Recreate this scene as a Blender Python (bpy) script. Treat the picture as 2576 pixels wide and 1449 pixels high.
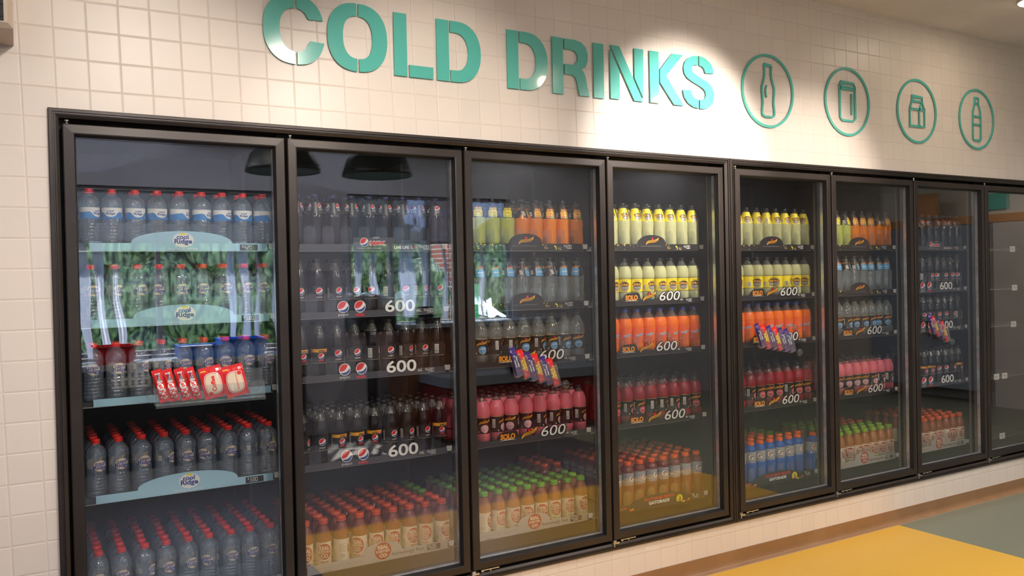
import bpy, math, random
from mathutils import Vector, Matrix
from mathutils.geometry import tessellate_polygon
R0 = random.Random(7)
PI = math.pi
SC = bpy.context.scene
for _o in list(bpy.data.objects):
    bpy.data.objects.remove(_o)
COL = SC.collection

# ------------------------------------------------------------------ camera
cam = bpy.data.cameras.new('camera')
co = bpy.data.objects.new('camera', cam)
COL.objects.link(co)


def rod(w):
    w = Vector(w)
    return Matrix.Rotation(w.length, 3, w.normalized())


RB = rod((0.0057, -0.5307, -0.024)) @ Matrix(((1, 0, 0), (0, 0, -1), (0, 1, 0)))
mw = Matrix((RB[0], -RB[1], -RB[2])).transposed().to_4x4()
mw.translation = Vector((-0.0124, -3.162, 1.5074))
co.matrix_world = mw
cam.sensor_width = 36.0
cam.lens = 2106.9 / 2576 * 36
cam.shift_y = 3.82 / 2576
cam.clip_start = 0.02
cam.clip_end = 200
SC.camera = co

# ------------------------------------------------------------------ render look
SC.view_settings.view_transform = 'Standard'
SC.view_settings.look = 'None'
SC.view_settings.gamma = 1
SC.view_settings.use_curve_mapping = False
SC.view_settings.exposure = 0.82
cy = SC.cycles
cy.max_bounces = 7
cy.diffuse_bounces = 3
cy.glossy_bounces = 3
cy.transmission_bounces = 4
cy.transparent_max_bounces = 24
cy.caustics_reflective = False
cy.caustics_refractive = False
cy.sample_clamp_indirect = 4
cy.sample_clamp_direct = 30
cy.blur_glossy = 0.5
cy.use_denoising = True
try:
    cy.use_light_tree = True
except Exception:
    pass

# ------------------------------------------------------------------ world + sun
W = bpy.data.worlds.new('World')
SC.world = W
W.use_nodes = True
wn = W.node_tree.nodes
wl = W.node_tree.links
bg = wn['Background']
wgrad = wn.new('ShaderNodeTexGradient')
wtc = wn.new('ShaderNodeTexCoord')
wmp = wn.new('ShaderNodeSeparateXYZ')
wr = wn.new('ShaderNodeValToRGB')
wl.new(wtc.outputs['Generated'], wmp.inputs[0])
wl.new(wmp.outputs['Z'], wr.inputs[0])
wr.color_ramp.elements[0].color = (.62, .74, .95, 1)
wr.color_ramp.elements[1].color = (.24, .42, .85, 1)
wl.new(wr.outputs[0], bg.inputs[0])
bg.inputs[1].default_value = 8.0
sun = bpy.data.lights.new('sun', 'SUN')
sun.energy = 17.0
sun.angle = 0.01
sun.color = (1, .94, .82)
so = bpy.data.objects.new('sun', sun)
COL.objects.link(so)
so.rotation_euler = Vector((.30, -.58, .80)).to_track_quat('Z', 'Y').to_euler()

WARM = (1.0, .905, .80)
WARM2 = (1.0, .93, .855)
COOL = (.72, .82, 1.0)


def spot(name, loc, aim, energy, angle, blend=.6, radius=.05, color=WARM):
    l = bpy.data.lights.new(name, 'SPOT')
    l.energy = energy
    l.spot_size = math.radians(angle)
    l.spot_blend = blend
    l.shadow_soft_size = radius
    l.color = color
    o = bpy.data.objects.new(name, l)
    COL.objects.link(o)
    o.location = loc
    o.rotation_euler = (Vector(loc) - Vector(aim)).to_track_quat('Z', 'Y').to_euler()
    return o


# track spots: a row of heads about 1.8 m in front of the fridge wall
TRACK = [((.54, -1.98, 2.86), (.15, 0, 1.9), 36, 58, WARM),
         ((1.30, -1.80, 2.86), (1.45, 0, 2.0), 40, 50, WARM),
         ((3.07, -1.68, 2.86), (2.85, 0, 2.10), 210, 42, WARM2),
         ((4.18, -1.80, 2.86), (3.75, 0, 1.85), 80, 44, WARM),
         ((4.80, -1.88, 2.86), (4.9, -.6, .2), 30, 55, WARM)]
for i, (lo, ai, en, an, cl) in enumerate(TRACK):
    d = (Vector(ai) - Vector(lo)).normalized()
    spot('track_spot_light', Vector(lo) + d * .075, ai, en, an, .75, .045, cl)
# general downlights of the shop ceiling
DOWN = [(1.0, -1.3, 17), (3.4, -1.3, 20), (5.6, -1.6, 10), (7.0, -1.6, 8), (8.6, -1.6, 8)]
for x, y, en in DOWN:
    spot('downlight_lamp', (x, y, 2.99), (x, y, 0), en * 2.9, 150, .9, .035, WARM)
# long battens across the shop ceiling, their tubes pointing at the fridges
BATTEN = [(-1.3, -3.0, 30), (1.45, -3.0, 40), (4.2, -3.0, 34), (6.9, -3.0, 14)]
for x, y, en in BATTEN:
    l = bpy.data.lights.new('batten_tube', 'AREA')
    l.shape = 'RECTANGLE'
    l.size = .07
    l.size_y = 1.3
    l.energy = en * .5
    l.color = WARM2
    o = bpy.data.objects.new('batten_tube', l)
    COL.objects.link(o)
    o.location = (x, y, 2.952)
# added fill lamps, brightening the back wall that the door glass mirrors
for x, en, cl in ((-1.6, 16, (1, .86, .72)), (.6, 36, (.84, .88, 1.0)), (2.6, 18, (.90, .92, 1.0)), (4.8, 8, (1, .95, .88)), (7.0, 8, (1, .93, .84))):
    spot('window_side_lamp', (x, -4.35, 2.985), (x, -4.35, 0), en, 172, .3, .035, cl)
# daylight portals in the shop windows
for (x0, x1, z0, z1) in ((.35, 2.25, .9, 2.42), (2.88, 4.80, 1.05, 2.42)):
    l = bpy.data.lights.new('window_portal', 'AREA')
    l.shape = 'RECTANGLE'
    l.size = x1 - x0
    l.size_y = z1 - z0
    l.cycles.is_portal = True
    o = bpy.data.objects.new('window_portal', l)
    COL.objects.link(o)
    o.location = ((x0 + x1) / 2, -5.0, (z0 + z1) / 2)
    o.rotation_euler = (PI / 2, 0, PI)
    o.rotation_euler = Vector((0, -1, 0)).to_track_quat('Z', 'Y').to_euler()


# ------------------------------------------------------------------ materials
def lin(c):
    return tuple(((v / 255) / 12.92 if v / 255 <= .04045 else ((v / 255 + .055) / 1.055) ** 2.4) for v in c[:3]) + (1,)


def mat(name, c, rough=.5, metal=0., coat=0., spec=.5, em=None, ems=0., linear=False):
    m = bpy.data.materials.new(name)
    m.use_nodes = True
    b = m.node_tree.nodes['Principled BSDF']
    b.inputs['Base Color'].default_value = (tuple(c) + (1,)) if linear else lin(c)
    b.inputs['Roughness'].default_value = rough
    b.inputs['Metallic'].default_value = metal
    b.inputs['Coat Weight'].default_value = coat
    b.inputs['Coat Roughness'].default_value = .04
    b.inputs['Specular IOR Level'].default_value = spec
    if em:
        b.inputs['Emission Color'].default_value = lin(em)
        b.inputs['Emission Strength'].default_value = ems
    return m


def noise_color(m, c1, c2, scale=20, detail=4, vec_scale=None, rough=None, bump=0., ramp=(.35, .65)):
    nt = m.node_tree
    n, l = nt.nodes, nt.links
    b = n['Principled BSDF']
    tc = n.new('ShaderNodeTexCoord')
    mp = n.new('ShaderNodeMapping')
    if vec_scale:
        mp.inputs['Scale'].default_value = vec_scale
    no = n.new('ShaderNodeTexNoise')
    no.inputs['Scale'].default_value = scale
    no.inputs['Detail'].default_value = detail
    r = n.new('ShaderNodeValToRGB')
    r.color_ramp.elements[0].position = ramp[0]
    r.color_ramp.elements[1].position = ramp[1]
    r.color_ramp.elements[0].color = lin(c1)
    r.color_ramp.elements[1].color = lin(c2)
    l.new(tc.outputs['Object'], mp.inputs[0])
    l.new(mp.outputs[0], no.inputs['Vector'])
    l.new(no.outputs[0], r.inputs[0])
    l.new(r.outputs[0], b.inputs['Base Color'])
    if bump:
        bu = n.new('ShaderNodeBump')
        bu.inputs['Strength'].default_value = bump
        bu.inputs['Distance'].default_value = .01
        l.new(no.outputs[0], bu.inputs['Height'])
        l.new(bu.outputs[0], b.inputs['Normal'])
    return m


def pane_mat(name, tint=(1, 1, 1), k=1.7, body=0., bodyc=(.8, .85, .9), rough=0., ior=1.5, lo=0.):
    """thin clear sheet: see-through, mirror share by Fresnel, a little body colour"""
    m = bpy.data.materials.new(name)
    m.use_nodes = True
    nt = m.node_tree
    n, l = nt.nodes, nt.links
    n.clear()
    out = n.new('ShaderNodeOutputMaterial')
    tr = n.new('ShaderNodeBsdfTransparent')
    tr.inputs[0].default_value = tuple(tint) + (1,)
    gl = n.new('ShaderNodeBsdfGlossy')
    gl.inputs['Roughness'].default_value = rough
    gl.inputs[0].default_value = (1, 1, 1, 1)
    fr = n.new('ShaderNodeFresnel')
    fr.inputs[0].default_value = ior
    # the back side of a face must reflect like the front one
    geo = n.new('ShaderNodeNewGeometry')
    iv = n.new('ShaderNodeMath'); iv.operation = 'MULTIPLY_ADD'
    iv.inputs[1].default_value = 1.0 / ior - ior
    iv.inputs[2].default_value = ior
    l.new(geo.outputs['Backfacing'], iv.inputs[0])
    fr2 = n.new('ShaderNodeFresnel')
    lw = n.new('ShaderNodeLayerWeight')
    # Schlick from facing (symmetric for both sides)
    p = n.new('ShaderNodeMath'); p.operation = 'POWER'
    l.new(lw.outputs['Facing'], p.inputs[0])
    lw.inputs[0].default_value = .5
    p.inputs[1].default_value = 5.0
    f0 = ((ior - 1) / (ior + 1)) ** 2
    ma = n.new('ShaderNodeMath'); ma.operation = 'MULTIPLY_ADD'
    ma.inputs[1].default_value = (1 - f0) * k
    ma.inputs[2].default_value = f0 * k + lo
    ma.use_clamp = True
    l.new(p.outputs[0], ma.inputs[0])
    mx = n.new('ShaderNodeMixShader')
    last = tr
    if body > 0:
        di = n.new('ShaderNodeBsdfDiffuse')
        di.inputs[0].default_value = tuple(bodyc) + (1,)
        mb = n.new('ShaderNodeMixShader')
        mb.inputs[0].default_value = body
        l.new(tr.outputs[0], mb.inputs[1])
        l.new(di.outputs[0], mb.inputs[2])
        last = mb
    l.new(ma.outputs[0], mx.inputs[0])
    l.new(last.outputs[0], mx.inputs[1])
    l.new(gl.outputs[0], mx.inputs[2])
    l.new(mx.outputs[0], out.inputs[0])
    for extra in (fr, fr2, iv, geo):
        n.remove(extra)
    return m


def dent(m, scale=70, strength=.35, dist=.002, stretch=(1, 1, .35)):
    """small uneven dents so a moulded bottle glints"""
    nt = m.node_tree
    n, l = nt.nodes, nt.links
    tc = n.new('ShaderNodeTexCoord'); mp = n.new('ShaderNodeMapping'); mp.inputs['Scale'].default_value = stretch
    no = n.new('ShaderNodeTexNoise'); no.inputs['Scale'].default_value = scale; no.inputs['Detail'].default_value = 1.5
    bu = n.new('ShaderNodeBump'); bu.inputs['Strength'].default_value = strength; bu.inputs['Distance'].default_value = dist
    l.new(tc.outputs['Object'], mp.inputs[0]); l.new(mp.outputs[0], no.inputs['Vector']); l.new(no.outputs[0], bu.inputs['Height'])
    for x in n:
        if x.type in ('BSDF_GLOSSY', 'BSDF_PRINCIPLED'):
            l.new(bu.outputs[0], x.inputs['Normal'])
            if 'Coat Normal' in x.inputs:
                l.new(bu.outputs[0], x.inputs['Coat Normal'])
    return m


def tile_mat():
    m = mat('glazed_square_tile', (232, 218, 205), rough=.36, spec=.5)
    nt = m.node_tree
    n, l = nt.nodes, nt.links
    b = n['Principled BSDF']
    tc = n.new('ShaderNodeTexCoord')
    sp = n.new('ShaderNodeSeparateXYZ')
    l.new(tc.outputs['Object'], sp.inputs[0])

    def mth(op, a, bb=None, c=None, clamp=False):
        x = n.new('ShaderNodeMath')
        x.operation = op
        x.use_clamp = clamp
        for i, v in enumerate((a, bb, c)):
            if v is None:
                continue
            if isinstance(v, (int, float)):
                x.inputs[i].default_value = v
            else:
                l.new(v, x.inputs[i])
        return x.outputs[0]
    zr = mth('SUBTRACT', sp.outputs['Z'], 2.376)
    u = mth('MULTIPLY_ADD', zr, .0246, sp.outputs['X'])
    u = mth('DIVIDE', u, .1)
    v = mth('DIVIDE', zr, .1)

    def dist(w):
        f = mth('FRACT', w)
        a = mth('SUBTRACT', f, .5)
        a = mth('ABSOLUTE', a)
        return mth('SUBTRACT', .5, a)        # 0 on the joint, .5 mid tile
    du, dv = dist(u), dist(v)
    d = mth('MINIMUM', du, dv)
    h = n.new('ShaderNodeMapRange')
    h.interpolation_type = 'SMOOTHERSTEP'
    h.inputs['From Min'].default_value = .008
    h.inputs['From Max'].default_value = .05
    l.new(d, h.inputs['Value'])
    g = n.new('ShaderNodeMapRange')
    g.inputs['From Min'].default_value = .009
    g.inputs['From Max'].default_value = .018
    l.new(d, g.inputs['Value'])
    # per tile tone
    fu, fv = mth('FLOOR', u), mth('FLOOR', v)
    cb = n.new('ShaderNodeCombineXYZ')
    l.new(fu, cb.inputs[0]); l.new(fv, cb.inputs[1])
    wn_ = n.new('ShaderNodeTexWhiteNoise')
    l.new(cb.outputs[0], wn_.inputs['Vector'])
    tone = n.new('ShaderNodeMapRange')
    tone.inputs['To Min'].default_value = .95
    tone.inputs['To Max'].default_value = 1.0
    l.new(wn_.outputs['Value'], tone.inputs['Value'])
    vm = n.new('ShaderNodeVectorMath'); vm.operation = 'SCALE'
    vm.inputs[0].default_value = lin((233, 219, 207))[:3]
    l.new(tone.outputs[0], vm.inputs['Scale'])
    mx = n.new('ShaderNodeMix'); mx.data_type = 'RGBA'
    l.new(g.outputs[0], mx.inputs['Factor'])
    mx.inputs['A'].default_value = lin((222, 206, 192))
    l.new(vm.outputs[0], mx.inputs['B'])
    l.new(mx.outputs['Result'], b.inputs['Base Color'])
    ro = n.new('ShaderNodeMapRange')
    ro.inputs['To Min'].default_value = .8
    ro.inputs['To Max'].default_value = .36
    l.new(g.outputs[0], ro.inputs['Value'])
    l.new(ro.outputs[0], b.inputs['Roughness'])
    no = n.new('ShaderNodeTexNoise')
    no.inputs['Scale'].default_value = 9
    l.new(tc.outputs['Object'], no.inputs['Vector'])
    hh = mth('MULTIPLY_ADD', no.outputs[0], .5, h.outputs[0])
    bu = n.new('ShaderNodeBump')
    bu.inputs['Strength'].default_value = .42
    bu.inputs['Distance'].default_value = .002
    l.new(hh, bu.inputs['Height'])
    l.new(bu.outputs[0], b.inputs['Normal'])
    return m


M = {}
M['tile'] = tile_mat()
M['ceiling'] = noise_color(mat('painted_ceiling', (232, 226, 226), .8), (229, 222, 223), (236, 230, 230), 3)
M['paint'] = noise_color(mat('painted_plaster', (190, 182, 176), .8), (186, 178, 172), (196, 188, 182), 3)
M['cove'] = noise_color(mat('brown_vinyl_coving', (150, 112, 78), .35), (146, 108, 74), (156, 118, 84), 6)
M['cove_edge'] = mat('coving_bead', (196, 170, 140), .4)
M['black_alu'] = noise_color(mat('dark_anodised_aluminium', (58, 50, 46), .34, metal=.35), (54, 46, 42), (63, 55, 50), 4, rough=None)
M['black_deep'] = mat('black_gasket', (14, 11, 11), .6)
M['black_in'] = mat('dark_cabinet_lining', (46, 44, 46), .6)
M['back_in'] = mat('grey_cabinet_back', (58, 56, 58), .6)
M['mullion'] = mat('grey_mullion_face', (128, 120, 116), .35)
M['silver'] = mat('zinc_hardware', (205, 200, 190), .28, metal=.9)
M['spacer'] = noise_color(mat('aluminium_spacer', (220, 224, 230), .2, metal=.55), (196, 198, 205), (225, 225, 230), 30)
M['glass'] = pane_mat('door_glass', (.985, .99, .985), k=2.2, ior=1.55)
M['acrylic'] = pane_mat('clear_acrylic', (.95, .96, .97), k=1.6, body=.04, bodyc=(.75, .78, .82), rough=.03)
M['stop'] = pane_mat('clear_lane_stop', (.96, .965, .97), k=1.8, body=.012, bodyc=(.75, .78, .82), rough=.03)
M['pet'] = pane_mat('clear_bottle_plastic', (.86, .89, .93), k=4.2, body=.12, bodyc=(.66, .76, .92), rough=.02)
dent(M['pet'], 75, .9, .003)
M['pet2'] = pane_mat('clear_lemonade_plastic', (.84, .86, .84), k=3.6, body=.15, bodyc=(.70, .71, .66), rough=.02)
dent(M['pet2'], 75, .7, .003)
M['neck'] = pane_mat('clear_neck_plastic', (.88, .88, .86), k=3.5, body=.08, bodyc=(.7, .7, .66), rough=.02)
dent(M['neck'], 80, .6)


def liquid(name, c, rough=.07, trans=0.):
    m = mat(name, c, rough, coat=.5)
    return dent(m, 60, .22)


M['lime'] = liquid('lime_drink', (184, 190, 96))
M['lemon'] = liquid('cloudy_lemon_drink', (190, 188, 140))
M['orange'] = liquid('orange_drink', (226, 124, 6))
M['sunk'] = liquid('bright_orange_drink', (246, 116, 6))
M['pink'] = liquid('pink_drink', (228, 112, 124))
M['rasp'] = liquid('raspberry_drink', (150, 14, 24))
M['cola'] = liquid('dark_cola', (30, 20, 20), .08)
M['tea'] = liquid('amber_tea', (146, 74, 38), .10)
M['teag'] = liquid('golden_tea', (172, 106, 40), .10)
M['gato'] = liquid('amber_sports_drink', (128, 62, 40), .12)
M['gatb'] = liquid('blue_sports_drink', (28, 92, 176), .12)
for k, c in dict(red=(222, 36, 34), capred=(226, 40, 36), caporange=(230, 88, 40), capgreen=(138, 186, 44), capblack=(24, 22, 24), capblue=(44, 66, 140), capor2=(246, 100, 14), capdgreen=(40, 92, 62),
                 white=(238, 236, 232), cream=(226, 206, 178), lblue=(166, 206, 224), blue=(44, 66, 150), band=(46, 132, 208), yellow=(246, 222, 40), gold=(248, 176, 44), black=(30, 26, 26),
                 dark=(44, 40, 42), lemblue=(92, 160, 208), pinkl=(232, 170, 176), raspl=(214, 70, 86), silverl=(176, 176, 178), orangel=(244, 104, 44), sorange=(250, 168, 60), tealred=(176, 52, 44),
                 grey=(150, 142, 136), greywood=(176, 166, 154), limel=(206, 214, 70), greenl=(120, 170, 90), purple=(74, 48, 128), purple2=(52, 34, 92), maroon=(140, 30, 40), railgrey=(74, 72, 78),
                 barcode=(214, 206, 196), navy=(30, 34, 74), maxred=(214, 50, 66), choc=(120, 74, 44), dred=(126, 22, 24), blob=(232, 190, 60)).items():
    M[k] = mat(k + '_print', c, .38 if not k.startswith('cap') else .32)
M['cardw'] = mat('white_card', (225, 222, 216), .5)
M['railclear'] = pane_mat('clear_rail', (.72, .72, .76), k=1.6, body=.25, bodyc=(.42, .42, .46), rough=.1)
M['teal'] = mat('teal_sign_acrylic', (92, 188, 174), .16, coat=.4)
M['lampglow'] = mat('lamp_glow', (255, 255, 255), em=(255, 236, 210), ems=30)
M['lampbody'] = mat('white_lamp_body', (220, 215, 208), .4)
M['darklamp'] = mat('dark_pendant_shade', (30, 32, 30), .5)
M['unit'] = mat('cream_plastic', (196, 176, 158), .45)
M['cloth'] = None

# ------------------------------------------------------------------ mesh builder


class MB:
    def __init__(s):
        s.v, s.f, s.m, s.sm = [], [], [], []

    def poly(s, pts, mi=0, smooth=False):
        b = len(s.v)
        s.v.extend([tuple(p) for p in pts])
        s.f.append(tuple(range(b, b + len(pts))))
        s.m.append(mi); s.sm.append(smooth)

    def mesh(s, pts, faces, mi=0, smooth=False):
        b = len(s.v)
        s.v.extend([tuple(p) for p in pts])
        for f in faces:
            s.f.append(tuple(b + i for i in f)); s.m.append(mi); s.sm.append(smooth)

    def box(s, x0, x1, y0, y1, z0, z1, mi=0):
        p = [(x, y, z) for z in (z0, z1) for y in (y0, y1) for x in (x0, x1)]
        s.mesh(p, [(0, 2, 3, 1), (4, 5, 7, 6), (0, 1, 5, 4), (2, 6, 7, 3), (0, 4, 6, 2), (1, 3, 7, 5)], mi)

    def bbox(s, x0, x1, y0, y1, z0, z1, r, mi=0):
        """box with bevelled edges seen from the -Y side"""
        a = [(x0, y1, z0), (x1, y1, z0), (x1, y1, z1), (x0, y1, z1)]
        b = [(x0, y0 + r, z0), (x1, y0 + r, z0), (x1, y0 + r, z1), (x0, y0 + r, z1)]
        c = [(x0 + r, y0, z0 + r), (x1 - r, y0, z0 + r), (x1 - r, y0, z1 - r), (x0 + r, y0, z1 - r)]
        q = a + b + c
        f = [(3, 2, 1, 0), (8, 9, 10, 11)]
        for i in range(4):
            j = (i + 1) % 4
            f += [(i, j, 4 + j, 4 + i), (4 + i, 4 + j, 8 + j, 8 + i)]
        s.mesh(q, f, mi)

    def lathe(s, prof, seg=20, c=(0, 0), mats=None, smooth=True, captop=True, capbot=True):
        """prof: [(r, z)], mats: material index per ring span (or int)"""
        b = len(s.v)
        for r, z in prof:
            for k in range(seg):
                a = 2 * PI * k / seg
                s.v.append((c[0] + r * math.sin(a), c[1] - r * math.cos(a), z))
        for i in range(len(prof) - 1):
            mi = mats[i] if isinstance(mats, (list, tuple)) else (mats or 0)
            for k in range(seg):
                k2 = (k + 1) % seg
                s.f.append((b + i * seg + k, b + i * seg + k2, b + (i + 1) * seg + k2, b + (i + 1) * seg + k))
                s.m.append(mi); s.sm.append(smooth)
        if capbot:
            s.f.append(tuple(b + k for k in reversed(range(seg))))
            s.m.append(mats[0] if isinstance(mats, (list, tuple)) else (mats or 0)); s.sm.append(False)
        if captop:
            o = b + (len(prof) - 1) * seg
            s.f.append(tuple(o + k for k in range(seg)))
            s.m.append(mats[-1] if isinstance(mats, (list, tuple)) else (mats or 0)); s.sm.append(False)

    def tube(s, pts, r, seg=8, mi=0, closed=False):
        pts = [Vector(p) for p in pts]
        n = len(pts)
        b = len(s.v)
        up = Vector((0, 0, 1))
        for i, p in enumerate(pts):
            if closed:
                t = pts[(i + 1) % n] - pts[i - 1]
            else:
                t = pts[min(i + 1, n - 1)] - pts[max(i - 1, 0)]
            t.normalize()
            u = up if abs(t.z) < .9 else Vector((0, 1, 0))
            a = t.cross(u).normalized()
            c = a.cross(t)
            for k in range(seg):
                q = 2 * PI * k / seg
                s.v.append(tuple(p + a * (r * math.cos(q)) + c * (r * math.sin(q))))
        for i in range(n if closed else n - 1):
            j = (i + 1) % n
            for k in range(seg):
                k2 = (k + 1) % seg
                s.f.append((b + i * seg + k, b + i * seg + k2, b + j * seg + k2, b + j * seg + k))
                s.m.append(mi); s.sm.append(True)
        if not closed:
            s.f.append(tuple(b + k for k in reversed(range(seg)))); s.m.append(mi); s.sm.append(False)
            s.f.append(tuple(b + (n - 1) * seg + k for k in range(seg))); s.m.append(mi); s.sm.append(False)

    def prism(s, loop, y0, y1, mi=0, bev=0.):
        """loop [(x, z)], extruded from y0 (front) to y1 (back)"""
        ar = sum(loop[i][0] * loop[(i + 1) % len(loop)][1] - loop[(i + 1) % len(loop)][0] * loop[i][1] for i in range(len(loop)))
        if ar < 0:
            loop = loop[::-1]
        n = len(loop)
        b = len(s.v)
        s.v.extend([(x, y0, z) for x, z in loop] + [(x, y1, z) for x, z in loop])
        for t in tessellate_polygon([[Vector((x, z, 0)) for x, z in loop]]):
            a = t if tri_up([loop[i] for i in t]) else t[::-1]
            s.f.append((b + a[0], b + a[1], b + a[2])); s.m.append(mi); s.sm.append(False)
            s.f.append((b + n + a[2], b + n + a[1], b + n + a[0])); s.m.append(mi); s.sm.append(False)
        for i in range(n):
            j = (i + 1) % n
            s.f.append((b + i, b + n + i, b + n + j, b + j)); s.m.append(mi); s.sm.append(False)

    def xform(s, mtx, start=0):
        for i in range(start, len(s.v)):
            s.v[i] = tuple(mtx @ Vector(s.v[i]))

    def data(s, name, mats):
        me = bpy.data.meshes.new(name)
        me.from_pydata(s.v, [], s.f)
        for m in mats:
            me.materials.append(M[m] if isinstance(m, str) else m)
        me.polygons.foreach_set('material_index', s.m)
        me.polygons.foreach_set('use_smooth', s.sm)
        me.update()
        return me

    def build(s, name, mats, parent=None, loc=None):
        o = bpy.data.objects.new(name, s.data(name, mats))
        COL.objects.link(o)
        if parent is not None:
            o.parent = parent
        if loc:
            o.location = loc
        return o


def tri_up(p):
    return (p[1][0] - p[0][0]) * (p[2][1] - p[0][1]) - (p[2][0] - p[0][0]) * (p[1][1] - p[0][1]) > 0


def empty(name, loc=(0, 0, 0)):
    o = bpy.data.objects.new(name, None)
    COL.objects.link(o)
    o.location = loc
    o.empty_display_size = .05
    return o


def tag(o, label=None, cat=None, group=None, kind=None):
    for k, v in (('label', label), ('category', cat), ('group', group), ('kind', kind)):
        if v:
            o[k] = v
    return o


ORD = ['first', 'second', 'third', 'fourth', 'fifth', 'sixth', 'seventh', 'eighth', 'ninth', 'tenth']
SHELFW = ['top', 'second', 'third', 'fourth', 'bottom']

# ------------------------------------------------------------------ flat graphics (decals)
_tc = {}


def text_geo(s, bold=0., shear=0., spacing=1.0):
    k = (s, bold, shear, spacing)
    if k in _tc:
        return _tc[k]
    c = bpy.data.curves.new('lettering', 'FONT')
    c.body = s
    c.size = 1
    c.resolution_u = 6 if s == '600' else 3
    c.offset = bold
    c.shear = shear
    c.space_character = spacing
    o = bpy.data.objects.new('lettering', c)
    me = o.to_mesh()
    vs = [(v.co.x, v.co.y) for v in me.vertices]
    me.calc_loop_triangles()
    fs = [tuple(t.vertices) for t in me.loop_triangles]
    o.to_mesh_clear()
    bpy.data.objects.remove(o)
    bpy.data.curves.remove(c)
    if not vs:
        _tc[k] = ([], [], 1, 1)
        return _tc[k]
    x0, x1 = min(v[0] for v in vs), max(v[0] for v in vs)
    y0, y1 = min(v[1] for v in vs), max(v[1] for v in vs)
    vs = [(v[0] - (x0 + x1) / 2, v[1] - (y0 + y1) / 2) for v in vs]
    _tc[k] = (vs, fs, x1 - x0, y1 - y0)
    return _tc[k]


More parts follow.
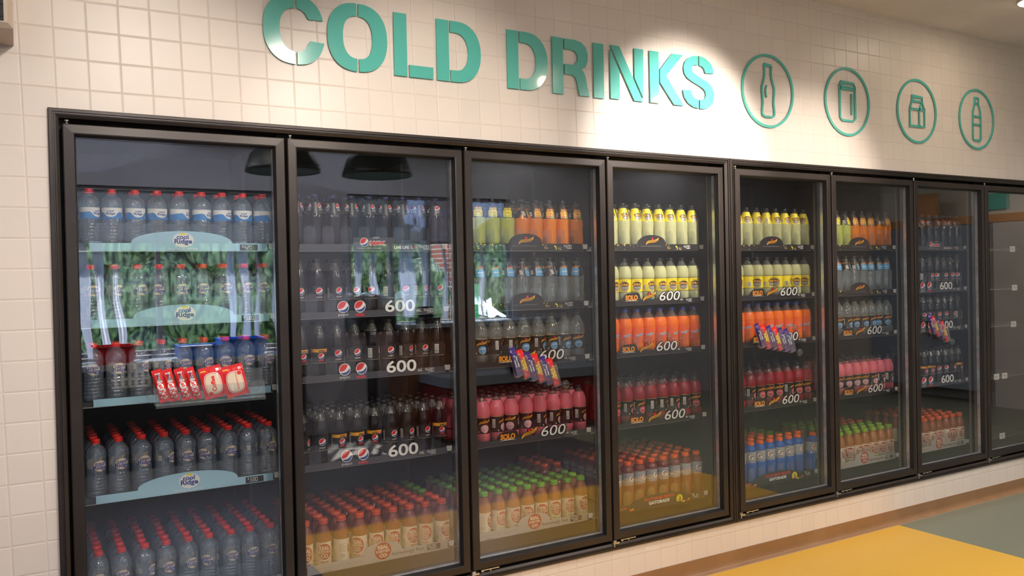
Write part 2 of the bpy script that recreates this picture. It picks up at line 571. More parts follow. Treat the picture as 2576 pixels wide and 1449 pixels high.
class Decal:
    """2-D graphics made of triangles: (points, material, layer)"""
    def __init__(s):
        s.t = []

    def tri(s, p, mi, ly):
        if not tri_up(p):
            p = [p[0], p[2], p[1]]
        s.t.append((p, mi, ly))

    def loop(s, loops, mi, ly):
        if isinstance(loops[0][0], (int, float)):
            loops = [loops]
        vs = [p for lp in loops for p in lp]
        for t in tessellate_polygon([[Vector((x, y, 0)) for x, y in lp] for lp in loops]):
            s.tri([vs[i] for i in t], mi, ly)

    def rect(s, x0, x1, y0, y1, mi, ly=0):
        s.tri([(x0, y0), (x1, y0), (x1, y1)], mi, ly)
        s.tri([(x0, y0), (x1, y1), (x0, y1)], mi, ly)

    def ell(s, cx, cy_, a, b, mi, ly=0, n=20):
        s.loop([(cx + a * math.cos(2 * PI * k / n), cy_ + b * math.sin(2 * PI * k / n)) for k in range(n)], mi, ly)

    def text(s, st, cx, cy_, w, h, mi, ly=1, bold=.02, shear=0., rot=0., spacing=1.0):
        vs, fs, tw, th = text_geo(st, bold, shear, spacing)
        ca, sa = math.cos(rot), math.sin(rot)
        q = []
        for x, y in vs:
            x, y = x * w / tw, y * h / th
            q.append((cx + x * ca - y * sa, cy_ + x * sa + y * ca))
        for f in fs:
            s.tri([q[i] for i in f], mi, ly)

    def globe(s, cx, cy_, r, wh, rd, bl, ly=0):
        s.ell(cx, cy_, r, r, wh, ly, 22)
        q = r * .9

        def arc(a0, a1, n=10):
            return [(cx + q * math.cos(math.radians(a0 + (a1 - a0) * k / n)), cy_ + q * math.sin(math.radians(a0 + (a1 - a0) * k / n))) for k in range(n + 1)]
        s.loop(arc(200, 52) + [(cx + .38 * q, cy_ + .28 * q), (cx + .05 * q, cy_ - .12 * q), (cx - .45 * q, cy_ - .34 * q)], rd, ly + 1)
        s.loop(arc(218, 372) + [(cx + .68 * q, cy_ - .18 * q), (cx + .3 * q, cy_ - .48 * q), (cx - .2 * q, cy_ - .6 * q)], bl, ly + 1)

    def flag(s, cx, cy_, w, gold, red, blk, ly=1, outline=None, rot=0., txt=True):
        base = [(-.98, -.8), (-.9, -.25), (-.72, .08), (-.4, .24), (0, .27), (.35, .36), (.7, .58), (.98, .9), (.9, .3), (.68, -.02), (.35, -.2), (-.05, -.26), (-.45, -.3), (-.75, -.48)]
        k = w / 2
        ca, sa = math.cos(rot), math.sin(rot)

        def tf(p, g=1.):
            x, y = p[0] * k * g, p[1] * k * .52 * g
            return (cx + x * ca - y * sa, cy_ + x * sa + y * ca)
        if outline is not None:
            s.loop([tf((p[0] * 1.1, p[1] * 1.25 + .02)) for p in base], outline, ly)
            s.ell(*tf((.0, .55)), k * .24, k * .24, outline, ly)
            ly += 1
        s.loop([tf(p) for p in base], gold, ly)
        s.ell(*tf((.0, .58)), k * .15, k * .15, red, ly + 1, 12)
        if txt:
            s.text('Schweppes', *tf((-.03, .02)), w * .8, w * .17, blk, ly + 1, .01, .3, rot + .13)

    def seg(s, st, x, y, h, mi, ly=1):
        """seven segment figures; x,y = lower left"""
        SEG = {'0': 'abcdef', '1': 'bc', '2': 'abged', '3': 'abgcd', '4': 'fgbc', '5': 'afgcd', '6': 'afgedc', '7': 'abc', '8': 'abcdefg', '9': 'abcdfg'}
        w = h * .52
        t = h * .11
        for ch in st:
            if ch == '.':
                s.rect(x - w * .12, x + t * .9 - w * .12, y, y + t, mi, ly)
                x += w * .22
                continue
            if ch == '$':
                s.text('$', x + w * .35, y + h * .72, w * .6, h * .62, mi, ly, .0)
                x += w * .9
                continue
            for g in SEG[ch]:
                if g in 'agd':
                    yy = {'a': y + h - t, 'g': y + h / 2 - t / 2, 'd': y}[g]
                    s.rect(x + t * .5, x + w - t * .5, yy, yy + t, mi, ly)
                else:
                    xx = x if g in 'fe' else x + w - t
                    yy = y + h / 2 + t * .3 if g in 'fb' else y + t * .3
                    s.rect(xx, xx + t, yy, yy + h / 2 - t * .6, mi, ly)
            x += w * 1.25
        return x

    def to_plane(s, mb, y, off=.0004):
        for p, mi, ly in s.t:
            mb.poly([(a, y - off * (ly + 1), b) for a, b in p], mi)

    def to_cyl(s, mb, rf, off=.00025, du=.006):
        """u -> arc length round a bottle; rf(z) radius"""
        for p, mi, ly in s.t:
            u0, u1 = min(q[0] for q in p), max(q[0] for q in p)
            k0, k1 = math.floor(u0 / du), math.floor(u1 / du)
            for k in range(k0, k1 + 1):
                q = clip(clip(p, k * du, 1), (k + 1) * du, -1) if k1 > k0 else p
                if len(q) < 3:
                    continue
                out = []
                for u, z in q:
                    r = rf(z)
                    a = u / r
                    rr = r + off * (ly + 1)
                    out.append((rr * math.sin(a), -rr * math.cos(a), z))
                mb.poly(out, mi)


def clip(p, x, sgn):
    out = []
    n = len(p)
    for i in range(n):
        a, b = p[i], p[(i + 1) % n]
        ia, ib = sgn * (a[0] - x) >= 0, sgn * (b[0] - x) >= 0
        if ia:
            out.append(a)
        if ia != ib and abs(b[0] - a[0]) > 1e-12:
            t = (x - a[0]) / (b[0] - a[0])
            out.append((x, a[1] + t * (b[1] - a[1])))
    return out

# ================================================================== SETTING
XL, XR, YB, ZC = -2.5, 9.5, -5.0, 3.02
FX0, FX1, FZ0, FZ1 = .079, 6.225, .2256, 2.1086      # fridge opening in the wall


def struct(name, mb, mats, parent=None):
    o = mb.build(name, mats, parent)
    if parent is None:
        o['kind'] = 'structure'
    return o


b = MB()
b.box(XL, FX0 + .012, 0, .06, 0, ZC)
b.box(FX1 - .012, XR, 0, .06, 0, ZC)
b.box(FX0 + .012, FX1 - .012, 0, .06, FZ1 - .012, ZC)
b.box(FX0 + .012, FX1 - .012, 0, .06, 0, FZ0 + .012)
struct('wall_front', b, ['tile'])
# floor in two colours of sheet vinyl
M['floor'] = mat('sheet_vinyl', (200, 160, 80), .38)
nt = M['floor'].node_tree
n, l = nt.nodes, nt.links
tc = n.new('ShaderNodeTexCoord'); sp = n.new('ShaderNodeSeparateXYZ'); l.new(tc.outputs['Object'], sp.inputs[0])
g = n.new('ShaderNodeMath'); g.operation = 'GREATER_THAN'; g.inputs[1].default_value = 4.455
l.new(sp.outputs['X'], g.inputs[0])
no = n.new('ShaderNodeTexNoise'); no.inputs['Scale'].default_value = 260; no.inputs['Detail'].default_value = 2
mp = n.new('ShaderNodeMapping'); mp.inputs['Scale'].default_value = (.25, 1, 1)
l.new(tc.outputs['Object'], mp.inputs[0]); l.new(mp.outputs[0], no.inputs['Vector'])
ra = n.new('ShaderNodeMix'); ra.data_type = 'RGBA'; ra.inputs['A'].default_value = lin((222, 172, 66)); ra.inputs['B'].default_value = lin((236, 188, 82)); l.new(no.outputs[0], ra.inputs['Factor'])
rb_ = n.new('ShaderNodeMix'); rb_.data_type = 'RGBA'; rb_.inputs['A'].default_value = lin((122, 126, 110)); rb_.inputs['B'].default_value = lin((134, 138, 122)); l.new(no.outputs[0], rb_.inputs['Factor'])
g1 = n.new('ShaderNodeMath'); g1.operation = 'GREATER_THAN'; g1.inputs[1].default_value = 1.30; l.new(sp.outputs['X'], g1.inputs[0])
g3 = n.new('ShaderNodeMath'); g3.operation = 'GREATER_THAN'; g3.inputs[1].default_value = -1.75; l.new(sp.outputs['Y'], g3.inputs[0])
g2 = n.new('ShaderNodeMath'); g2.operation = 'MULTIPLY'; l.new(g1.outputs[0], g2.inputs[0]); l.new(g3.outputs[0], g2.inputs[1])
m2 = n.new('ShaderNodeMix'); m2.data_type = 'RGBA'; l.new(g2.outputs[0], m2.inputs['Factor']); m2.inputs['A'].default_value = lin((92, 90, 94)); l.new(ra.outputs['Result'], m2.inputs['B'])
mx = n.new('ShaderNodeMix'); mx.data_type = 'RGBA'
l.new(g.outputs[0], mx.inputs['Factor']); l.new(m2.outputs['Result'], mx.inputs['A']); l.new(rb_.outputs['Result'], mx.inputs['B'])
l.new(mx.outputs['Result'], n['Principled BSDF'].inputs['Base Color'])
b = MB(); b.box(XL, XR, YB, 0, -.05, 0); struct('floor', b, ['floor'])
b = MB(); b.box(XL, XR, YB, 1.3, ZC, ZC + .15); struct('ceiling', b, ['ceiling'])
# coving, curved foot
b = MB()
prof = [(0, .083), (-.004, .083), (-.0045, .03), (-.008, .014), (-.016, .006), (-.030, .002), (-.030, 0), (0, 0)]
n0 = len(b.v)
for x in (XL, XR):
    b.v.extend([(x, y, z) for y, z in prof])
for i in range(len(prof) - 1):
    b.f.append((i, len(prof) + i, len(prof) + i + 1, i + 1)); b.m.append(1 if i == 5 else 0); b.sm.append(i in (2, 3, 4))
struct('baseboard_front', b, ['cove', 'cove_edge'])

# left, end and back walls
b = MB(); b.box(XL - .15, XL, YB, 0, 0, ZC); struct('wall_left', b, ['paint'])
b = MB(); b.box(XR, XR + .15, YB, 0, 0, ZC); struct('wall_end', b, ['paint'])
WINS = [(.35, 2.25, .9, 2.42), (2.88, 4.80, 1.05, 2.42)]
b = MB()
b.box(XL, WINS[0][0], YB - .15, YB, 0, ZC)
b.box(WINS[0][1], WINS[1][0], YB - .15, YB, 0, ZC)
b.box(WINS[1][1], XR, YB - .15, YB, 0, ZC)
for x0, x1, z0, z1 in WINS:
    b.box(x0, x1, YB - .15, YB, 0, z0)
    b.box(x0, x1, YB - .15, YB, z1, ZC)
M['backwall'] = noise_color(mat('grey_back_wall', (186, 188, 200), .8), (182, 184, 196), (192, 194, 206), 3)
struct('wall_back', b, ['backwall'])
M['frost'] = pane_mat('frosted_upper_pane', (.42, .47, .56), k=1.2, body=.45, bodyc=(.55, .58, .66), rough=.3)
M['wframe'] = mat('grey_window_frame', (120, 122, 130), .45)
for wi, (x0, x1, z0, z1) in enumerate(WINS):
    w = empty('window_%d' % (wi + 1), ((x0 + x1) / 2, YB - .06, z0))
    w['kind'] = 'structure'
    f = MB()
    ox, oy = (x0 + x1) / 2, YB - .06
    t = .035
    mids = [1.08] if wi == 0 else [3.36, 3.80, 4.30]
    f.box(x0 - ox, x0 - ox + t, -.03, .03, 0, z1 - z0)
    f.box(x1 - ox - t, x1 - ox, -.03, .03, 0, z1 - z0)
    f.box(x0 - ox + t, x1 - ox - t, -.03, .03, 0, t)
    f.box(x0 - ox + t, x1 - ox - t, -.03, .03, z1 - z0 - t, z1 - z0)
    zt = 1.925 - z0
    f.box(x0 - ox + t, x1 - ox - t, -.025, .025, zt - .012, zt + .012)
    for mxx in mids:
        f.box(mxx - ox - .02, mxx - ox + .02, -.026, .026, t, z1 - z0 - t)
    f.build('window_frame', ['wframe'], w)
    f = MB(); f.box(x0 - ox + t, x1 - ox - t, -.006, .006, zt, z1 - z0 - t)
    f.build('frosted_pane', ['frost'], w)
    f = MB(); f.box(x0 - ox - .03, x1 - ox + .03, -.05, .16, -.03, 0)
    f.build('window_sill', ['wframe'], w)

# ================================================================== SIGN LETTERS
ZL0, ZL1 = 2.343, 2.597


def sarc(cx, cz, a, bb, d0, d1, n=18, e=2.35):
    o = []
    for i in range(n + 1):
        t = math.radians(d0 + (d1 - d0) * i / n)
        c, s = math.cos(t), math.sin(t)
        o.append((cx + a * math.copysign(abs(c) ** (2 / e), c), cz + bb * math.copysign(abs(s) ** (2 / e), s)))
    return o


def rc(x0, x1, z0=ZL0, z1=ZL1):
    return [(x0, z0), (x1, z0), (x1, z1), (x0, z1)]


def bowl(x0, x1, xi, zt=ZL1, zb=ZL0, th=.048):
    zc = (zt + zb) / 2
    xs = x0 + .035
    out = [(x0, zt)] + sarc(xs, zc, x1 - xs, (zt - zb) / 2, 90, -90, 18, 2.2) + [(x0, zb)]
    inn = [(x0, zb + th)] + sarc(xs - .01, zc, xi - xs + .01, (zt - zb) / 2 - th, -90, 90, 16, 2.2) + [(x0, zt - th)]
    return out + inn


cC, cO = .912, 1.158
LET = [('C', 'first', 'wide open curve', [
    [(cC - .004, 2.606)] + sarc(cC, 2.474, .123, .132, 92, 268, 26)[0:] + [(cC - .004, 2.342)] + [(cC - .004, 2.390)] + sarc(cC, 2.4725, .0612, .0825, 266, 94, 22) + [(cC - .004, 2.555)],
    [(cC + .004, 2.606)] + sarc(cC, 2.474, .110, .132, 86, 22, 10) + [(1.018, 2.5205), (.963, 2.5185)] + sarc(cC, 2.4725, .055, .0825, 34, 84, 8) + [(cC + .004, 2.555)],
    [(cC + .004, 2.342)] + sarc(cC, 2.474, .112, .132, -86, -22, 10) + [(1.0225, 2.433), (.966, 2.436)] + sarc(cC, 2.4725, .055, .0825, -30, -84, 8) + [(cC + .004, 2.390)]]),
    ('O', 'second', 'closed oval', [
        sarc(cO - .004, 2.474, .119, .1335, 90, 270, 26) + sarc(cO - .004, 2.474, .057, .0835, 270, 90, 22),
        sarc(cO + .004, 2.474, .119, .1335, 90, -90, 26) + sarc(cO + .004, 2.474, .057, .0835, -90, 90, 22)]),
    ('L', 'third', 'upright with a foot bar', [rc(1.3105, 1.3665), rc(1.3755, 1.4825, ZL0, 2.3915)]),
    ('D', 'fourth', 'bowl ending the first word', [rc(1.5, 1.5565), bowl(1.563, 1.708, 1.648)]),
    ('D', 'fifth', 'bowl opening the second word', [rc(1.8385, 1.895), bowl(1.902, 2.048, 1.987)]),
    ('R', 'sixth', 'bowl with a kicked leg', [rc(2.0735, 2.131), [(2.139, 2.596), (2.20, 2.596), (2.235, 2.588), (2.258, 2.568), (2.2695, 2.538), (2.268, 2.505), (2.256, 2.48), (2.232, 2.4655), (2.246, 2.452), (2.255, 2.43), (2.262, 2.392), (2.276, 2.345), (2.22, 2.345), (2.213, 2.37), (2.207, 2.402), (2.2, 2.422), (2.188, 2.433), (2.172, 2.436), (2.139, 2.436), (2.139, 2.481), (2.182, 2.482), (2.2, 2.489), (2.211, 2.503), (2.213, 2.52), (2.206, 2.537), (2.192, 2.547), (2.175, 2.549), (2.139, 2.549)]]),
    ('I', 'seventh', 'single upright', [rc(2.301, 2.359)]),
    ('N', 'eighth', 'two uprights and a slash', [[(2.398, 2.599), (2.452, 2.599), (2.591, 2.349), (2.538, 2.349)], [(2.397, 2.578), (2.397, 2.348), (2.451, 2.348), (2.451, 2.482)], [(2.542, 2.6), (2.597, 2.6), (2.593, 2.366), (2.542, 2.458)]]),
    ('K', 'ninth', 'upright with two arms', [rc(2.635, 2.692, 2.35, 2.601), [(2.777, 2.602), (2.848, 2.603), (2.739, 2.49), (2.848, 2.352), (2.786, 2.352), (2.699, 2.453), (2.699, 2.516)]]),
    ('S', 'last', 'double curve', [
        [(2.948, 2.611), (2.915, 2.607), (2.882, 2.593), (2.861, 2.572), (2.851, 2.542), (2.857, 2.515), (2.876, 2.493), (2.905, 2.479), (2.96, 2.46), (2.985, 2.447), (2.997, 2.43), (2.997, 2.412), (2.985, 2.397), (2.956, 2.391), (2.956, 2.346), (2.99, 2.349), (3.02, 2.359), (3.044, 2.381), (3.054, 2.41), (3.052, 2.44), (3.037, 2.467), (3.01, 2.486), (2.95, 2.507), (2.918, 2.521), (2.907, 2.535), (2.907, 2.55), (2.922, 2.562), (2.948, 2.565)],
        [(2.956, 2.611), (2.992, 2.605), (3.025, 2.588), (3.046, 2.562), (3.054, 2.533), (2.997, 2.529), (2.99, 2.548), (2.976, 2.56), (2.956, 2.564)],
        [(2.948, 2.347), (2.91, 2.353), (2.876, 2.37), (2.853, 2.397), (2.844, 2.431), (2.899, 2.435), (2.905, 2.412), (2.922, 2.397), (2.948, 2.391)]])]
for ch, nth, look, loops in LET:
    b = MB()
    for lp in loops:
        b.prism(lp, -.010, -.004)
    o = b.build('sign_letter', ['teal'])
    tag(o, 'teal stencil letter %s, %s on the wall, %s' % (ch, nth, look), 'sign letter', 'teal letters spelling the wall sign')


# ---- round pictogram signs
def ring_geo(b, cx, cz, r0, r1, n=64):
    pts = []
    for k in range(n):
        a = 2 * PI * k / n
        c, s = math.cos(a), math.sin(a)
        pts += [(cx + r1 * c, -.008, cz + r1 * s), (cx + r0 * c, -.008, cz + r0 * s), (cx + r1 * c, -.003, cz + r1 * s), (cx + r0 * c, -.003, cz + r0 * s)]
    fs = []
    for k in range(n):
        a, c = 4 * k, 4 * ((k + 1) % n)
        fs += [(a + 1, a, c, c + 1)[::-1], (a, a + 2, c + 2, c)[::-1], (a + 1, c + 1, c + 3, a + 3)[::-1]]
    b.mesh(pts, fs)


def stroke(b, pts, w, closed=False):
    """flat ribbon along a path in the wall plane"""
    P = [Vector(p) for p in pts]
    n = len(P)
    L, Rr = [], []
    for i in range(n):
        if closed:
            d = (P[(i + 1) % n] - P[i - 1])
        else:
            d = P[min(i + 1, n - 1)] - P[max(i - 1, 0)]
        d.normalize()
        nn = Vector((-d.y, d.x)) * (w / 2)
        if closed or 0 < i < n - 1:
            a = (P[i] - P[i - 1]).normalized()
            c = max(.5, abs(a.dot(d)))
            nn = nn / c
        L.append(P[i] + nn); Rr.append(P[i] - nn)
    m = n if closed else n - 1
    for i in range(m):
        j = (i + 1) % n
        q = [tuple(L[i]), tuple(Rr[i]), tuple(Rr[j]), tuple(L[j])]
        b.prism(q, -.008, -.003)


CX = [3.447, 4.090, 4.733, 5.360]
DESC = ['contour bottle', 'drink can', 'milk carton', 'plain tall bottle']
for k, cx in enumerate(CX):
    cz = 2.483
    e = empty('drink_sign', (cx, 0, cz))
    tag(e, 'round teal outline sign of a %s, %s' % (DESC[k], ['nearest the lettering', 'second from the lettering', 'third from the lettering', 'furthest from the lettering'][k]), 'sign', 'round drink signs beside the lettering')
    b = MB(); ring_geo(b, 0, 0, .182, .196)
    b.build('ring', ['teal'], e)
    b = MB()
    w = .011
    if k == 0:
        half = [(.026, .137), (.027, .128), (.024, .105), (.026, .075), (.036, .045), (.046, .02), (.047, -.005), (.042, -.035), (.040, -.065), (.045, -.095), (.047, -.118), (.042, -.130), (.025, -.137)]
        stroke(b, half + [(-x, z) for x, z in reversed(half)], w, True)
        stroke(b, [(-.010, .03), (-.018, .01), (-.018, -.015), (-.012, -.035)], w * .8)
    elif k == 1:
        stroke(b, [(-.066, .084), (-.066, -.092), (-.048, -.108), (.048, -.108), (.066, -.092), (.066, .084), (-.066, .084)][:-1], w, True)
        stroke(b, [(-.066, .084), (-.056, .108), (.056, .108), (.066, .084)], w)
        stroke(b, [(-.066, .072), (.066, .072)], w)
        stroke(b, [(.034, .048), (.034, -.072)], w)
    elif k == 2:
        stroke(b, [(-.070, .012), (-.070, -.092), (.074, -.092), (.074, .012)], w, True)
        stroke(b, [(-.070, .012), (-.048, .06), (.052, .06), (.074, .012)], w)
        stroke(b, [(-.048, .06), (-.048, .088), (.052, .088), (.052, .06)], w)
        stroke(b, [(.022, .012), (.022, -.092)], w)
        stroke(b, [(.022, .012), (.048, .058)], w)
    else:
        half = [(.020, .137), (.020, .098), (.040, .05), (.044, .02), (.044, -.125), (.036, -.136)]
        stroke(b, half + [(-x, z) for x, z in reversed(half)], w, True)
        stroke(b, [(-.020, .102), (.020, .102)], w)
        stroke(b, [(-.044, .018), (.044, .018)], w)
        stroke(b, [(-.044, -.035), (.044, -.035)], w)
    b.build('drink_outline', ['teal'], e)

# ================================================================== FRIDGE FRAMES, DOORS
DP = .7485                     # door pitch


def door_x(k):                 # k = 1..8, left edge of door k
    return .12 + (k - 1) * DP + (.074 if k >= 5 else 0)


def bay(k):                    # origin of shelf bay k
    return (k - 1) * DP + (.112 if k >= 5 else 0)


DZ0, DZ1, DW = .2713, 2.0590, .738


def frame_loft(b, x0, x1, z0, z1, prof, mi=0):
    """mitred rectangular frame; prof [(inset, y, mat)]"""
    rings = []
    for t, y in prof:
        rings.append([(x0 + t, y, z0 + t), (x1 - t, y, z0 + t), (x1 - t, y, z1 - t), (x0 + t, y, z1 - t)])
    for i in range(len(prof) - 1):
        m = mi[i] if isinstance(mi, (list, tuple)) else mi
        for k in range(4):
            j = (k + 1) % 4
            b.poly([rings[i][k], rings[i][j], rings[i + 1][j], rings[i + 1][k]], m)


for ci, (fx0, fx1, ks) in enumerate(((FX0, 3.1505, (1, 2, 3, 4)), (3.1545, FX1, (5, 6, 7, 8)))):
    case = empty('display_fridge', (fx0, 0, FZ0))
    tag(case, ['black framed four-door drinks fridge holding the water and first cola doors', 'black framed four-door drinks fridge beyond the central joint, below the drink signs'][ci], 'fridge', 'built-in glass door fridges')
    ox, oz = fx0, FZ0
    b = MB()
    w, h = fx1 - fx0, FZ1 - FZ0
    frame_loft(b, 0, w, 0, h, [(0, 0), (0, -.010), (.002, -.012), (.011, -.012), (.012, -.007), (.017, -.007), (.018, -.011), (.022, -.010), (.031, -.004), (.031, .045)], 0)
    b.build('surround_frame', ['black_alu'], case)
    # lining box
    b = MB()
    b.box(.012, w - .012, .86, .90, .0, h, 1)
    b.box(.012, w - .012, .045, .86, h - .02, h, 0)
    b.box(.012, w - .012, .045, .86, 0, .025, 0)
    b.box(0 if ci == 0 else .0, .02, .045, .86, 0, h, 0)
    b.box(w - .02, w, .045, .86, 0, h, 0)
    b.build('cabinet_lining', ['black_in', 'back_in'], case)
    # mullions behind the door joints
    for k in ks:
        for side in ((0,) if k != ks[-1] else (0, 1)):
            xx = (door_x(k) - .005 if side == 0 else door_x(k) + DW + .005) - ox
            b = MB()
            b.box(xx - .022, xx + .022, .046, .085, .025, h - .02, 0)
            b.box(xx - .008, xx + .008, .085, .11, .025, h - .02, 1)
            b.build('mullion_post', ['black_deep', 'mullion'], case)
    # shelf uprights at the back of each bay joint
    for k in ks:
        b = MB()
        b.box(bay(k) + .085 - ox, bay(k) + .10 - ox, .60, .86, .03, h - .03, 0)
        b.build('shelf_upright', ['railgrey'], case)
    for k in ks:
        dx = door_x(k) - ox
        z0, z1 = DZ0 - oz, DZ1 - oz
        b = MB()
        frame_loft(b, dx, dx + DW, z0, z1, [(.004, .040), (.0, .036), (0, -.008), (.003, -.011), (.030, -.012), (.034, -.011), (.0400, .012), (.031, .0125), (.031, .036), (.040, .0365), (.040, .040), (.004, .040)], [0, 0, 0, 0, 0, 1, 1, 1, 1, 1, 1])
        d = b.build('door', ['black_alu', 'black_deep'], case)
        gx0, gx1, gz0, gz1 = dx + .0325, dx + DW - .0325, z0 + .0325, z1 - .0325
        b = MB(); b.box(gx0, gx1, .014, .034, gz0, gz1)
        b.build('glass_pane', ['glass'], d)
        b = MB()
        s = .007
        e0 = .0004
        b.box(gx1 - s, gx1 - e0, .0142, .0338, gz0 + s, gz1 - s)
        b.box(gx0 + e0, gx0 + s, .0142, .0338, gz0 + s, gz1 - s)
        b.box(gx0 + e0, gx1 - e0, .0142, .0338, gz1 - s, gz1 - e0, 1)
        b.box(gx0 + e0, gx1 - e0, .0142, .0338, gz0 + e0, gz0 + s)
        b.build('glass_spacer', ['spacer', 'black_deep'], d)
        # hinge pin on top, closer arm and bracket at the foot
        b = MB()
        b.lathe([(.0035, z1), (.0035, z1 + .010)], 10, (dx + .014, .004), captop=False)
        b.lathe([(.0075, z1 + .0005), (.0075, z1 + .0025)], 12, (dx + .014, .004))
        b.lathe([(.0075, z1 + .009), (.0085, z1 + .011), (.006, z1 + .015)], 12, (dx + .014, .004))
        b.build('hinge_pin', ['silver'], d)
        b = MB()
        b.box(dx - .008, dx + .026, -.016, .004, z0 - .016, z0 - .008)
        b.box(dx - .004, dx + .012, -.010, .004, z0 - .008, z0 - .001)
        b.box(dx - .004, dx + .001, -.014, -.010, z0 - .030, z0 - .016)
        b.build('hinge_bracket', ['silver'], d)
        b = MB()
        n0 = len(b.v)
        b.box(dx + .036, dx + .125, -.014, -.010, z0 - .005, z0 - .0005)
        b.box(dx + .036, dx + .048, -.016, -.008, z0 - .008, z0 - .003)
        b.box(dx + .078, dx + .084, -.016, -.008, z0 - .009, z0 - .004)
        b.build('closer_arm', ['silver'], d)

# ================================================================== SHELVES AND PRICE STRIPS
RB0 = [1.640, 1.368, 1.112, .757, .341]


def rbz(k, s):
    if k == 1 and s == 2:
        return 1.088
    if k == 1 and s == 3:
        return .744
    return RB0[s]


SM = ['base', 'white', 'blue', 'dark', 'cream', 'red', 'yellow', 'gold', 'black', 'orangel', 'tealred', 'silverl', 'blob', 'grey', 'maxred', 'band']
(_, WH, BL, DK, CR, RD, YE, GO, BK, OR, TR_, SI, BO, GY, MX, BD) = range(16)


def strip(kind, sh=0.):
    """returns loops of the card, base material, decal; x from the bay origin, z from the strip foot"""
    d = Decal()
    X0, X1 = .200, .822
    if kind == 'water':
        arch = [(X0, 0), (X1, 0), (X1, .029), (.689, .029)] + [(.512 + .177 * math.cos(math.radians(a)), .029 + .045 * math.sin(math.radians(a)) ** .9) for a in range(8, 173, 8)] + [(.336, .029), (X0, .029)]
        d.ell(.513, .041, .037, .027, WH, 0, 28)
        d.ell(.513, .064, .012, .004, YE, 1, 12)
        d.text('cool', .511, .0525, .042, .017, BL, 2, .03)
        d.text('Ridge', .513, .0335, .062, .024, BL, 2, .03)
        d.text('CRAFTED BY NATURE', .511, .008, .105, .007, WH, 1, .0)
        d.rect(.717, .785, .002, .025, DK, 0)
        d.seg('$4.20' if sh == 0 else '$3.80', .724, .006, .016, WH, 1)
        return [arch], 'lblue', d
    if kind == 'plainwater':
        d.rect(X0, X0 + .022, 0, .027, BD, 0) if False else None
        return [[(X0, 0), (X1, 0), (X1, .027), (X0, .027)]], 'lblue', d
    if kind == 'cola1':
        d.globe(.471, .036, .0185, WH, RD, BL, 0)
        d.text('pepsi', .524, .055, .026, .008, WH, 1, .0)
        d.text('MAX', .530, .032, .072, .020, WH, 1, .12)
        d.text('MAX', .530, .032, .066, .0155, MX, 2, .08)
        d.text('maximum taste - no sugar', .492, .011, .106, .006, WH, 1, .0)
        d.text('LIVE LIFE', .637, .014, .066, .012, WH, 1, .03)
        d.text('TO', .682, .018, .009, .005, WH, 1, .02)
        d.text('THE', .683, .011, .012, .005, WH, 1, .02)
        d.text('MAX', .701, .014, .016, .010, MX, 1, .05)
        d.seg('$4.00', .722, .006, .017, WH, 1)
        return [[(X0, 0), (.828, 0), (.828, .028), (.605, .028), (.603, .056), (.424, .056), (.421, .028), (X0, .028)]], 'railgrey', d
    if kind == 'cola2':
        for gx in (.374, .446):
            d.globe(gx, .043, .0245, WH, RD, BL, 0)
        d.text('pepsi', .374, .010, .042, .013, WH, 1, .0)
        d.text('pepsi', .446, .017, .018, .005, WH, 1, .0)
        d.text('MAX', .446, .008, .044, .010, MX, 1, .11)
        d.text('600', .624, .040, .136, .050, WH, 1, .018, 0, 0)
        d.text('mL', .710, .018, .022, .014, WH, 1, .01)
        d.seg('$4.80', .733, .006, .017, WH, 1)
        return [[(X0, 0), (.828, 0), (.828, .026), (X0, .026)]], 'railgrey', d
    if kind == 'mixer':
        arch = [(X0, 0), (X1, 0), (X1, .033), (.600, .033)] + [(.507 + .088 * math.cos(math.radians(a)), .033 + .046 * math.sin(math.radians(a)) ** .8) for a in range(4, 177, 8)] + [(.412, .033), (X0, .033)]
        d.flag(.508, .046, .086, GO, RD, BK, 0, None, .0)
        d.text('THIS IS SCHWEPPERVESCENCE', .498, .022, .132, .0055, GY, 1, .0)
        rr = random.Random(3)
        for i in range(46):
            x = rr.uniform(.205, .412) if i < 26 else rr.uniform(.598, .640) if i < 38 else rr.uniform(.655, .71)
            z = rr.uniform(.004, .032) if i < 38 else rr.uniform(.004, .016)
            if .38 < x < .42 or i in (27, 28, 29):
                z += .012
            q = rr.choice((.0012, .0018, .0026, .0034))
            d.ell(x, z, q, q, rr.choice((YE, GO, CR, YE)), 0, 8)
        d.loop([(.660, .020), (.672, .012), (.676, .017), (.664, .026)], YE, 1)
        d.seg('$4.00', .716, .009, .018, WH, 1)
        return [arch], 'dark', d
    if kind == 'mix600':
        t = .388 + sh
        tabl = [(X0, 0), (.825, 0), (.825, .026), (.716 + sh * .6, .026), (.712 + sh * .6, .026), (t + .060, .026), (t + .050, .056), (t + .040, .062), (t - .022, .060), (t - .042, .052), (t - .056, .030), (t - .058, .026), (X0, .026)]
        tabl = [p for i, p in enumerate(tabl) if i not in (3,)]
        d.text('SOLO', t, .037, .078, .026, GO, 1, .055)
        d.text('SOLO', t, .037, .072, .021, OR, 2, -.01)
        d.loop([(t - .044, .019), (t - .02, .0235), (t + .02, .0235), (t + .046, .019), (t + .02, .0205), (t - .02, .0205)], WH, 1)
        d.flag(.503 + sh, .040, .092, GO, RD, BK, 0, BK, .12)
        s0 = .636 + sh
        d.text('600', s0, .040, .148, .056, BK, 1, .07, .18)
        d.text('600', s0, .040, .137, .046, WH, 2, .0, .18)
        d.text('mL', .716 + sh, .020, .016, .011, WH, 1, .01)
        d.seg('$4.80', .731 + sh * .3, .006, .016, WH, 3)
        return [tabl], 'dark', d
